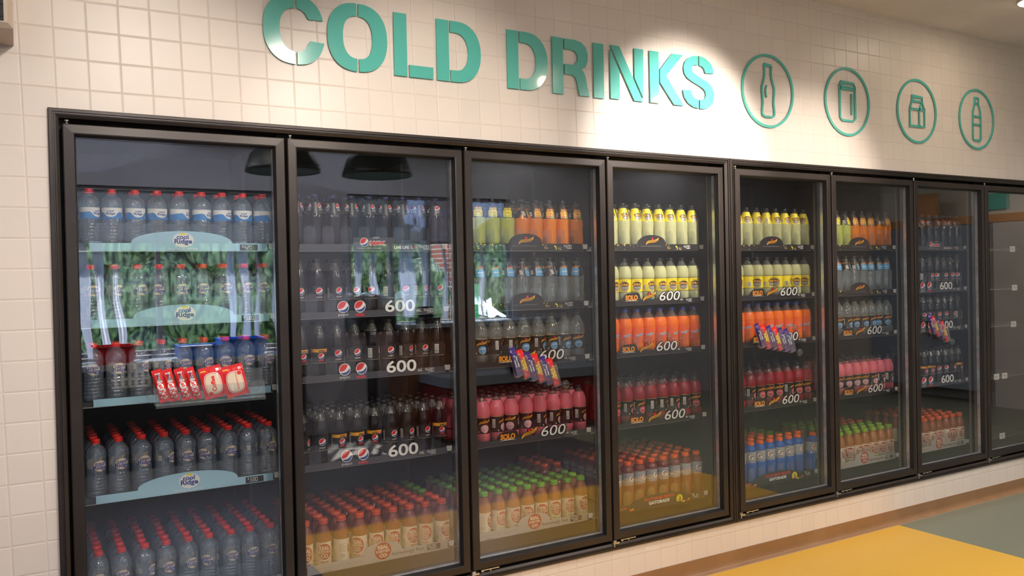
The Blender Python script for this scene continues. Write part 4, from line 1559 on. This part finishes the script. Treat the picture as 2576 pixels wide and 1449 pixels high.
def wrapper(w, h, t, base, decal):
    """pillow pack, front towards -Y, foot at z = 0, with crimped ends"""
    b = MB()
    nx, nz = 8, 14

    def y(u, v, sgn):
        e = max(0, 1 - (2 * u - 1) ** 2) ** .5
        c = .012 / h
        if v < c or v > 1 - c:
            return sgn * .0006
        q = min(1, min(v - c, 1 - c - v) / .10)
        return sgn * (.0006 + t / 2 * e * q ** .5)
    for sgn in (-1, 1):
        for i in range(nx):
            for j in range(nz):
                vv = [.0, .012 / h * .5, .012 / h] + [.012 / h + (1 - .024 / h) * q / (nz - 4) for q in range(1, nz - 4)] + [1 - .012 / h, 1 - .006 / h, 1]
                if j >= len(vv) - 1:
                    continue
                q = []
                for a, c in ((i, j), (i + 1, j), (i + 1, j + 1), (i, j + 1)):
                    u, v = a / nx, vv[c]
                    zz = v * h
                    if (c == 0 or c == len(vv) - 1) and a % 2:
                        zz += .0012 if c == 0 else -.0012
                    q.append(((u - .5) * w, y(u, v, sgn) + (.0006 * (a % 2)), zz))
                if sgn > 0:
                    q = q[::-1]
                b.poly(q, 0, True)
    for p, mi, ly in decal.t:
        # drape the print over the pillow
        us = [q[0] for q in p]
        du = w / nx
        k0, k1 = math.floor(min(us) / du), math.floor(max(us) / du)
        for kk in range(k0, k1 + 1):
            q = clip(clip(p, kk * du, 1), (kk + 1) * du, -1) if k1 > k0 else p
            if len(q) > 2:
                b.poly([(a, y(a / w + .5, c / h, -1) - .0005 - .0003 * ly, c) for a, c in q], mi)
    return b.data('wrapper', [base] + CM[1:])


def d_wafer():
    d = Decal()
    h = .118
    d.rect(-.008, .008, .070, .104, C_['white'], 0)
    d.text('CHUNKY', 0, .087, .031, .011, C_['navy'], 1, .03, 0, -PI / 2)
    d.ell(-.001, .056, .0105, .0125, C_['white'], 0, 18)
    d.text('at', 0, .057, .017, .012, C_['red'], 1, .03, .1, -PI / 2 + .2)
    d.loop([(-.010, .044), (.011, .047), (.0115, .014), (.004, .010), (-.009, .018)], C_['white'], 0)
    d.text('Kit', .001, .029, .030, .016, C_['red'], 1, .035, .1, -PI / 2 + .15)
    d.rect(.009, .0115, .062, .100, C_['choc'], 0)
    return d


def d_block(word):
    d = Decal()
    pts = [(.030 * math.copysign(abs(math.cos(t)) ** .7, math.cos(t)), .052 + .040 * math.copysign(abs(math.sin(t)) ** .7, math.sin(t))) for t in [x * PI / 16 for x in range(32)]]
    d.loop(pts, C_['white'], 0)
    d.loop([(x * .94, .052 + (z - .052) * .95) for x, z in pts], C_['red'], 1)
    d.loop([(x * .88, .052 + (z - .052) * .91) for x, z in pts], C_['cream'], 2)
    if word == 'Coffee':
        d.text('Coffee', .000, .052, .056, .016, C_['red'], 3, .04, 0, PI / 2 - .02)
        d.text('BREAK', .020, .078, .020, .007, C_['white'], 3, .04, 0, -PI / 2)
    else:
        d.text('Procrastinating', .006, .056, .062, .009, C_['red'], 3, .01, 0, -PI / 2)
        d.text('BREAK', -.014, .034, .020, .007, C_['white'], 3, .04, 0, -PI / 2)
    d.ell(.020 if word != 'Coffee' else -.016, .082 if word != 'Coffee' else .018, .010, .009, C_['cream'], 3, 16)
    d.ell(.020 if word != 'Coffee' else -.016, .082 if word != 'Coffee' else .018, .0085, .0075, C_['red'], 4, 16)
    d.rect(-.034, -.016, .100, .104, C_['gold'], 0)
    return d


def d_milk():
    d = Decal()
    d.text('Dairy Milk', .004, .060, .050, .011, C_['white'], 1, .03, .2, -PI / 2)
    d.rect(-.009, -.005, .038, .070, C_['cream'], 0)
    d.rect(-.010, .010, .098, .104, C_['purple'], 0)
    d.ell(-.004, .088, .003, .003, C_['white'], 1, 8)
    d.loop([(-.012, .012), (.012, .012), (.010, .024), (-.010, .020)], C_['maroon'], 0)
    return d


def d_cherry():
    d = Decal()
    d.text('CHERRY', .006, .058, .066, .012, C_['yellow'], 1, .045, 0, -PI / 2)
    d.text('RIPE', -.0075, .058, .044, .012, C_['yellow'], 1, .045, 0, -PI / 2)
    d.ell(-.004, .014, .0035, .003, C_['white'], 1, 8)
    return d


WR = {'wafer': wrapper(.032, .118, .016, 'foilred', d_wafer()),
      'coffee': wrapper(.078, .116, .012, 'foilred', d_block('Coffee')),
      'procr': wrapper(.078, .116, .012, 'foilred', d_block('P')),
      'milk': wrapper(.031, .128, .015, 'foilpurple', d_milk()),
      'cherry': wrapper(.031, .128, .015, 'foilred', d_cherry())}
WNAME = {'wafer': ('wafer_bar', 'red wafer bar with a white roundel'), 'coffee': ('wafer_block', 'red wafer block with coffee oval'), 'procr': ('wafer_block', 'red wafer block with long-word oval'),
         'milk': ('chocolate_bar', 'purple milk chocolate bar'), 'cherry': ('chocolate_bar', 'red cherry bar with yellow letters')}


def bar(kind, x, z, ang, y, place):
    n_, wd = WNAME[kind]
    o = bpy.data.objects.new(n_, WR[kind]); COL.objects.link(o)
    o.location = (x, y, z)
    o.rotation_euler = (-.10, math.radians(ang), 0)
    tag(o, wd + ', ' + place, 'snack bar', 'snack bars in clear holders on the fridge doors')
    return o


def cup(parent, x, z, r=.020):
    b = MB()
    pts = []
    for rr, yy in ((r, -.0125 + .0115), (r * .86, -.006), (r * .45, -.012), (r * .30, -.015), (r * .28, -.019), (r * .18, -.020)):
        pts.append((rr, yy))
    n0 = 0
    seg = 20
    for rr, yy in pts:
        for k in range(seg):
            a = 2 * PI * k / seg
            b.v.append((x + rr * math.cos(a), yy, z + rr * math.sin(a)))
    for i in range(len(pts) - 1):
        for k in range(seg):
            k2 = (k + 1) % seg
            b.f.append((i * seg + k, i * seg + k2, (i + 1) * seg + k2, (i + 1) * seg + k)); b.m.append(0); b.sm.append(True)
    b.build('suction_cup', ['acrylic'], parent)


YG = .013         # outer glass face
# holder on door one
h = empty('snack_holder', (.38, YG, 1.095))
tag(h, 'clear plastic snack holder with red wafer packs on the first fridge door', 'holder', 'clear snack holders stuck to the glass')
b = MB()
b.box(0, .375, -.058, -.056, .0, .062)
b.box(0, .375, -.056, -.018, .0, .0025)
b.box(0, .375, -.018, -.016, .0, .105)
for x in (0, .068, .140, .232, .322, .373):
    b.box(x, x + .0016, -.056, -.018, .0025, .062)
b.box(0, .375, -.066, -.060, -.006, .006)
b.build('holder_tray', ['acrylic'], h)
for x, z in ((-.022, .090), (-.006, .035), (.325, .092), (.352, .035)):
    cup(h, x, z)
for i, (kd, x, ang, pl) in enumerate((('wafer', .402, -13, 'outermost in the holder near the frame'), ('wafer', .436, -13, 'second along from the frame'), ('wafer', .475, -13, 'third along from the frame'), ('wafer', .510, -13, 'fourth along, beside the coffee block'),
                                      ('coffee', .575, -11, 'in the holder on the first door'), ('procr', .652, -11, 'in the holder on the first door'))):
    bar(kd, x + .012, 1.106, ang, YG - .037, pl)
# holders on doors three and five: stepped pockets
for (k, x0, z0, dx, dz, seq, ang) in ((3, 1.868, 1.084, .0385, -.0120, ['milk', 'cherry', 'milk', 'cherry', 'milk', 'cherry'], -15), (5, 3.372, 1.122, .0440, -.0075, ['milk', 'cherry', 'milk', 'cherry', 'milk', 'milk'], -17), (7, 4.865, 1.118, .0440, -.018, ['milk', 'cherry', 'milk', 'cherry'], -18)):
    h = empty('snack_holder', (x0, YG, z0))
    tag(h, 'clear stepped snack holder with purple and red bars on the %s fridge door' % ORD[k - 1], 'holder', 'clear snack holders stuck to the glass')
    for i in range(len(seq)):
        b = MB()
        x, z = i * dx, i * dz
        n0 = len(b.v)
        b.box(-.019, .019, -.036, -.0345, 0, .10)
        b.box(-.019, .019, -.0345, -.012, 0, .0018)
        b.box(-.019, .019, -.012, -.0105, 0, .105)
        b.box(.0175, .019, -.0345, -.012, .0018, .10)
        b.xform(Matrix.Translation((x, 0, z)) @ Matrix.Rotation(math.radians(ang), 4, 'Y'))
        b.build('holder_pocket', ['acrylic'], h)
        bar(seq[i], x0 + x, z0 + z + .004, ang, YG - .022, '%s pocket of the holder on the %s door' % (ORD[i], ORD[k - 1]))
    cup(h, .0, .01 if k == 3 else .012, .021)
    cup(h, (len(seq) - 1) * dx + (.062 if k == 3 else .085), (len(seq) - 1) * dz + (.0 if k == 3 else -.01), .021)

# ================================================================== WALL UNIT, CEILING LAMP, TRACK
u = empty('wall_air_unit', (-.10, -.11, 2.30))
tag(u, 'cream boxed unit with dark slatted grille high on the tiled wall corner', 'air unit')
b = MB()
b.bbox(-.35, .088, -.11, .105, 0, .55, .014)
b.build('casing', ['unit'], u)
b = MB()
b.box(-.33, .064, -.1125, -.108, .018, .53, 0)
for i in range(14):
    b.box(-.33, .064, -.1155, -.1125, .030 + i * .036, .044 + i * .036, 0)
b.build('grille', ['black_deep'], u)
l_ = empty('ceiling_light', (4.955, -.60, ZC))
tag(l_, 'bright round downlight in the ceiling beyond the drink signs', 'light')
b = MB(); b.lathe([(.098, -.012), (.104, -.008), (.104, 0)], 32); b.build('lamp_rim', ['lampbody'], l_)
b = MB(); b.lathe([(.094, -.014), (.094, -.006)], 32); b.build('lamp_lens', ['lampglow'], l_)
for i, (x, y, en) in enumerate(BATTEN):
    e = empty('batten_light', (x, y, ZC))
    tag(e, 'slim white ceiling batten behind the shopper, %s from the left wall' % ORD[i], 'light', 'ceiling battens')
    b = MB(); b.box(-.06, .06, -.70, .70, -.03, -.0005); b.box(-.045, .045, -.68, .68, -.062, -.03)
    b.build('batten_body', ['lampbody'], e)
b = MB(); b.box(-.4, 6.5, -1.86, -1.82, ZC - .03, ZC)
o = b.build('light_track', ['lampbody']); tag(o, 'white ceiling track the wall spotlights hang from', 'light track')
for i, (lo, ai, en, an, cl) in enumerate(TRACK):
    t = empty('track_spotlight', (lo[0], -1.84, ZC - .03))
    tag(t, 'white track spotlight aimed at the fridge wall, %s along the track' % ORD[i], 'light', 'spotlights on the ceiling track')
    d = (Vector(ai) - Vector(lo)).normalized()
    rot = d.to_track_quat('Z', 'Y').to_matrix().to_4x4()
    b = MB(); b.lathe([(.035, -.11), (.042, -.10), (.045, .05), (.045, .062)], 20, captop=False)
    b.xform(Matrix.Translation(Vector(lo) - Vector((lo[0], -1.84, ZC - .03))) @ rot)
    b.build('lamp_head', ['lampbody'], t)
    b = MB(); b.lathe([(.041, .052), (.041, .056)], 20)
    b.xform(Matrix.Translation(Vector(lo) - Vector((lo[0], -1.84, ZC - .03))) @ rot)
    b.build('lamp_lens', ['lampglow'], t)
    b = MB(); b.box(-.008, .008, -.008, .008, -.10, 0); b.build('stem', ['lampbody'], t)

# ================================================================== THE SHOP BEHIND (seen in the door glass)
M['clothw'] = mat('white_blind_fabric', (214, 220, 232), .8)
nt = M['clothw'].node_tree
tl = nt.nodes.new('ShaderNodeBsdfTranslucent'); tl.inputs[0].default_value = (.75, .82, .95, 1)
ms_ = nt.nodes.new('ShaderNodeMixShader'); ms_.inputs[0].default_value = .55
nt.links.new(nt.nodes['Principled BSDF'].outputs[0], ms_.inputs[1]); nt.links.new(tl.outputs[0], ms_.inputs[2])
nt.links.new(ms_.outputs[0], nt.nodes['Material Output'].inputs[0])
BLINDS = [(.42, 1.90, .50, .90, .11), (.55, 1.92, .65, .74, .09), (.70, 1.70, .75, 1.02, .06), (1.69, 1.92, 1.69, .93, .07), (1.80, 1.92, 1.83, .91, .11), (1.93, 1.92, 1.93, .93, .06), (2.10, 1.92, 2.12, .92, .08),
          (2.92, 1.92, 2.96, 1.10, .07), (3.08, 1.80, 3.11, 1.30, .06), (3.45, 1.94, 3.48, 1.14, .16), (3.66, 1.94, 3.66, 1.16, .08), (3.90, 1.90, 3.91, 1.10, .07), (4.34, 1.9, 4.36, 1.10, .07)]
for i, (xa, za, xb, zb, w) in enumerate(BLINDS):
    b = MB()
    nz = 12
    for j in range(nz + 1):
        f = j / nz
        x = xa + (xb - xa) * f + .012 * math.sin(f * 7 + i)
        z = za + (zb - za) * f
        ww = w * (.8 + .25 * math.sin(f * 5 + i * 2))
        for q in (-.5, -.2, .15, .5):
            b.v.append((x + ww * q, -4.87 + .025 * math.cos(q * 9 + i) + .01 * math.sin(f * 6), z))
            b.v.append((x + ww * q, -4.873 + .025 * math.cos(q * 9 + i) + .01 * math.sin(f * 6), z))
    for j in range(nz):
        for q in range(3):
            a = j * 8 + q * 2
            b.f.append((a, a + 2, a + 10, a + 8)); b.m.append(0); b.sm.append(True)
            b.f.append((a + 1, a + 9, a + 11, a + 3)); b.m.append(0); b.sm.append(True)
    o = b.build('hanging_blind_strip', ['clothw'])
    tag(o, 'white hanging blind strip in the shop window, %s from the left wall' % (ORD + ['eleventh', 'twelfth', 'last'])[i], 'blind strip', 'hanging blind strips in the shop windows')
M['tubblue'] = mat('blue_tub', (52, 120, 220), .35)
M['redfz'] = mat('dark_red_freezer', (110, 16, 20), .4)
M['redpl'] = mat('red_plastic', (196, 30, 36), .35)
M['wood'] = noise_color(mat('brown_wood_front', (112, 72, 44), .5), (92, 56, 34), (138, 92, 58), 30, 3, (3, 3, .2))
M['counter'] = mat('grey_counter_top', (128, 136, 150), .3)
M['dkgrey'] = mat('charcoal_plastic', (36, 38, 44), .4)
# long window counter
b = MB(); b.box(.30, 2.25, -4.80, -4.25, .84, .88, 0); b.box(.34, 2.2, -4.78, -4.30, 0, .84, 1)
o = b.build('window_counter', ['counter', 'dkgrey']); tag(o, 'long grey counter under the shop window behind the shopper', 'counter')
for (x0, x1, y0, z0, z1, nm, ml, lab) in ((1.14, 1.50, -4.62, .882, 1.0, 'storage_tub', 'tubblue', 'blue plastic tub on the window counter, lower one'), (1.50, 1.88, -4.70, .882, 1.04, 'storage_tub', 'tubblue', 'blue plastic tub on the window counter, taller one'), (.50, .80, -4.66, .882, 1.03, 'snack_tray', 'redpl', 'red tray on the window counter')):
    t = .012
    b = MB()
    b.prism([(x0 + .02, z0), (x1 - .02, z0), (x1, z1), (x0, z1)], y0, y0 + t)
    b.prism([(x0 + .02, z0), (x1 - .02, z0), (x1, z1), (x0, z1)], y0 + .28, y0 + .28 + t)
    b.box(x0 + .02, x1 - .02, y0 + t, y0 + .28, z0, z0 + t)
    b.box(x0, x0 + t, y0, y0 + .29, z0 + .03, z1); b.box(x1 - t, x1, y0, y0 + .29, z0 + .03, z1)
    b.box(x0 - .012, x1 + .012, y0 - .012, y0, z1 - .012, z1); b.box(x0 - .012, x1 + .012, y0 + .29, y0 + .302, z1 - .012, z1)
    o = b.build(nm, [ml]); tag(o, lab, 'tub')
b = MB(); b.box(1.18, 1.44, -4.56, -4.40, .90, .99); o = b.build('paper_stack', ['cardw']); tag(o, 'stack of white paper inside the lower blue tub', 'paper')
# white wire basket
b = MB()
for i in range(9):
    b.box(.62 + i * .05, .645 + i * .05, -4.235, -4.225, .70, .90)
for z in (.70, .76, .82, .885):
    b.box(.60, 1.06, -4.24, -4.23, z, z + .014)
b.box(.60, 1.06, -4.249, -4.24, .69, .70)
o = b.build('wire_basket', ['cardw']); tag(o, 'white lattice basket fixed to the front of the window counter', 'basket')
# service counter
b = MB(); b.box(3.14, 5.0, -4.75, -4.28, 1.05, 1.09, 0); b.box(3.17, 4.96, -4.72, -4.33, 0, 1.05, 1)
o = b.build('service_counter', ['counter', 'wood']); tag(o, 'wood fronted service counter below the second window', 'counter')
e = empty('cash_register', (3.48, -4.42, 1.09))
tag(e, 'dark cash register standing on the wood fronted service counter', 'register')
b = MB(); b.bbox(-.10, .10, -.10, .10, 0, .06, .01); b.build('register_base', ['dkgrey'], e)
b = MB(); b.bbox(-.08, .085, -.06, -.03, .06, .17, .008); b.build('screen', ['dkgrey'], e)
b = MB()
for i in range(9):
    a = PI * i / 8
b.lathe([(.24, 1.05), (.25, 1.10), (.245, 1.25), (.22, 1.33), (.14, 1.385), (.03, 1.40)], 28, (2.86, -4.36), captop=True)
b.lathe([(.05, 0), (.05, 1.05)], 16, (2.86, -4.36))
b.lathe([(.22, 0), (.2, .02)], 24, (2.86, -4.36))
o = b.build('domed_display_stand', ['dkgrey']); tag(o, 'dark domed display stand beside the service counter', 'stand')
# red chest freezer
e = empty('chest_freezer', (4.25, -3.98, 0))
tag(e, 'red chest freezer with a grey blue lid standing in the shop', 'freezer')
b = MB(); b.bbox(-.92, .95, -.30, .30, .05, .53, .02); b.build('freezer_body', ['redfz'], e)
b = MB(); b.bbox(-.94, .97, -.32, .32, .531, .62, .015); b.build('freezer_lid', ['counter'], e)
# pendant lamps
for i, x in enumerate((1.95, 2.80)):
    e = empty('pendant_lamp', (x, -3.96, 2.62))
    tag(e, 'dark domed pendant lamp on a cord, %s the windows' % ('between the two shop windows, nearer' if i == 0 else 'over the service counter side of'), 'lamp', 'dark pendant lamps')
    b = MB(); b.lathe([(.30, -.02), (.315, -.03), (.31, .0), (.27, .12), (.18, .20), (.06, .235), (.03, .25)], 28, captop=True, capbot=True); b.xform(Matrix.Translation((0, 0, -.12)))
    b.build('lamp_shade', ['darklamp'], e)
    b = MB(); b.box(-.006, .006, -.006, .006, .13, .40); b.build('cord', ['darklamp'], e)
# end wall: cream upper band, ledge with its amber light put into the colour, poster boards, grey cabinets
M['amber'] = mat('amber_board', (196, 140, 90), .5)
b = MB(); b.box(9.46, 9.498, -3.6, -1.2, 2.12, 2.75); o = b.build('upper_panel', ['cardw']); tag(o, 'cream upper panel on the far end wall', 'panel')
b = MB(); b.box(9.30, 9.498, -3.6, -1.2, 2.03, 2.12); o = b.build('timber_ledge', ['amber']); tag(o, 'amber lit ledge running along the end wall', 'ledge')
b = MB(); b.box(9.08, 9.12, -3.05, -2.62, 2.13, 2.40); o = b.build('menu_board', ['amber']); tag(o, 'amber menu board hanging in front of the end wall', 'board')
b = MB(); b.box(9.44, 9.459, -2.30, -2.02, 2.18, 2.36); o = b.build('wall_sign', ['teal']); tag(o, 'teal sign panel on the end wall', 'sign')
b = MB(); b.box(9.2, 9.498, -3.6, -2.12, .15, 2.02); o = b.build('tall_cabinet', ['counter']); tag(o, 'tall grey blue cabinet on the end wall under the ledge', 'cabinet')
b = MB(); b.box(9.2, 9.498, -2.06, -1.3, .0, 2.02); o = b.build('side_cabinet', ['paint']); tag(o, 'pale side cabinet beside the tall grey one', 'cabinet')
# outdoors beyond the windows
M['leaf'] = noise_color(mat('hedge_leaves', (60, 110, 50), .7), (28, 42, 30), (150, 172, 116), 22, 10, (1, 1, .35), bump=.6, ramp=(.40, .72))
M['lawn'] = noise_color(mat('lawn', (90, 140, 60), .8), (70, 116, 44), (120, 170, 80), 8)
M['paving'] = noise_color(mat('concrete_paving', (190, 188, 184), .8), (180, 178, 172), (200, 198, 192), 3)
M['binred'] = mat('red_bark', (140, 60, 50), .8)
b = MB(); b.box(-12, 22, -22, YB - .15, -.12, -.04)
struct('ground_outside', b, ['lawn'])


def hedge(name, x0, x1, y, z1, lab, seed, n=34, top=.5):
    rr = random.Random(seed)
    b = MB()
    for i in range(n):
        cx, cz = rr.uniform(x0, x1), rr.uniform(.1, z1)
        r = rr.uniform(.35, .62)
        cyy = y + rr.uniform(-.35, .35)
        seg, rg = 10, 6
        n0 = len(b.v)
        for a in range(rg + 1):
            th = PI * a / rg
            for c in range(seg):
                ph = 2 * PI * c / seg
                q = r * rr.uniform(.78, 1.12)
                b.v.append((cx + q * math.sin(th) * math.cos(ph), cyy + q * .8 * math.sin(th) * math.sin(ph), cz + q * math.cos(th)))
        for a in range(rg):
            for c in range(seg):
                c2 = (c + 1) % seg
                b.f.append((n0 + a * seg + c, n0 + a * seg + c2, n0 + (a + 1) * seg + c2, n0 + (a + 1) * seg + c)); b.m.append(0); b.sm.append(False)
    # drooping leaf sprays
    for i in range(420):
        x, z = rr.uniform(x0, x1), rr.uniform(.4, z1 + .5)
        yy = y + rr.uniform(.45, .95)
        L = rr.uniform(.08, .30)
        w = rr.uniform(.010, .03)
        t = rr.uniform(-.05, .05)
        b.poly([(x, yy, z), (x + w, yy + .01, z - L * .4), (x + t, yy + .02, z - L), (x - w, yy + .01, z - L * .5)], 0)
    o = b.build(name, ['leaf'])
    tag(o, lab, 'hedge', None, 'stuff')


hedge('garden_hedge', -1.2, 5.0, -8.3, 2.9, 'green leafy hedge outside the first shop window', 2, 110)
hedge('garden_shrubbery', 5.6, 10.5, -10.2, 2.2, 'green shrubs outside the second shop window', 4, 60)
M['brick'] = mat('red_brick', (188, 104, 84), .8)
nt = M['brick'].node_tree
bt = nt.nodes.new('ShaderNodeTexBrick'); bt.inputs['Scale'].default_value = 1
bt.inputs['Brick Width'].default_value = .22; bt.inputs['Row Height'].default_value = .075; bt.inputs['Mortar Size'].default_value = .008
bt.inputs['Color1'].default_value = lin((196, 108, 86)); bt.inputs['Color2'].default_value = lin((176, 92, 74)); bt.inputs['Mortar'].default_value = lin((206, 190, 176))
tc = nt.nodes.new('ShaderNodeTexCoord'); sp = nt.nodes.new('ShaderNodeSeparateXYZ'); cb = nt.nodes.new('ShaderNodeCombineXYZ')
nt.links.new(tc.outputs['Object'], sp.inputs[0]); nt.links.new(sp.outputs['X'], cb.inputs[0]); nt.links.new(sp.outputs['Z'], cb.inputs[1])
nt.links.new(cb.outputs[0], bt.inputs['Vector']); nt.links.new(bt.outputs[0], nt.nodes['Principled BSDF'].inputs['Base Color'])
b = MB(); b.box(5.76, 5.98, -9.2, -8.9, 0, 3.2); o = b.build('brick_pier', ['brick']); tag(o, 'red brick pier outside the second shop window', 'pier')
b = MB()
for i in range(15):
    b.box(5.28 + i * .045, 5.288 + i * .045, -8.42, -8.41, .0, 1.42)
for z in (.5, .8, 1.1, 1.41):
    b.box(5.26, 5.95, -8.43, -8.41, z, z + .022)
b.box(5.26, 5.29, -8.44, -8.40, 0, 1.62)
o = b.build('site_fence', ['cardw']); tag(o, 'white mesh fence panel outside in front of the brick pier', 'fence')
e = empty('wheelie_bin', (6.19, -8.9, 0)); tag(e, 'green wheelie bin outside beyond the brick pier', 'bin')
M['bingreen'] = mat('green_plastic', (56, 150, 90), .4)
b = MB(); b.bbox(-.16, .16, -.2, .2, 0, 1.35, .03); b.build('bin_body', ['bingreen'], e)
b = MB(); b.bbox(-.175, .175, -.22, .22, 1.351, 1.45, .03); b.build('bin_lid', ['bingreen'], e)
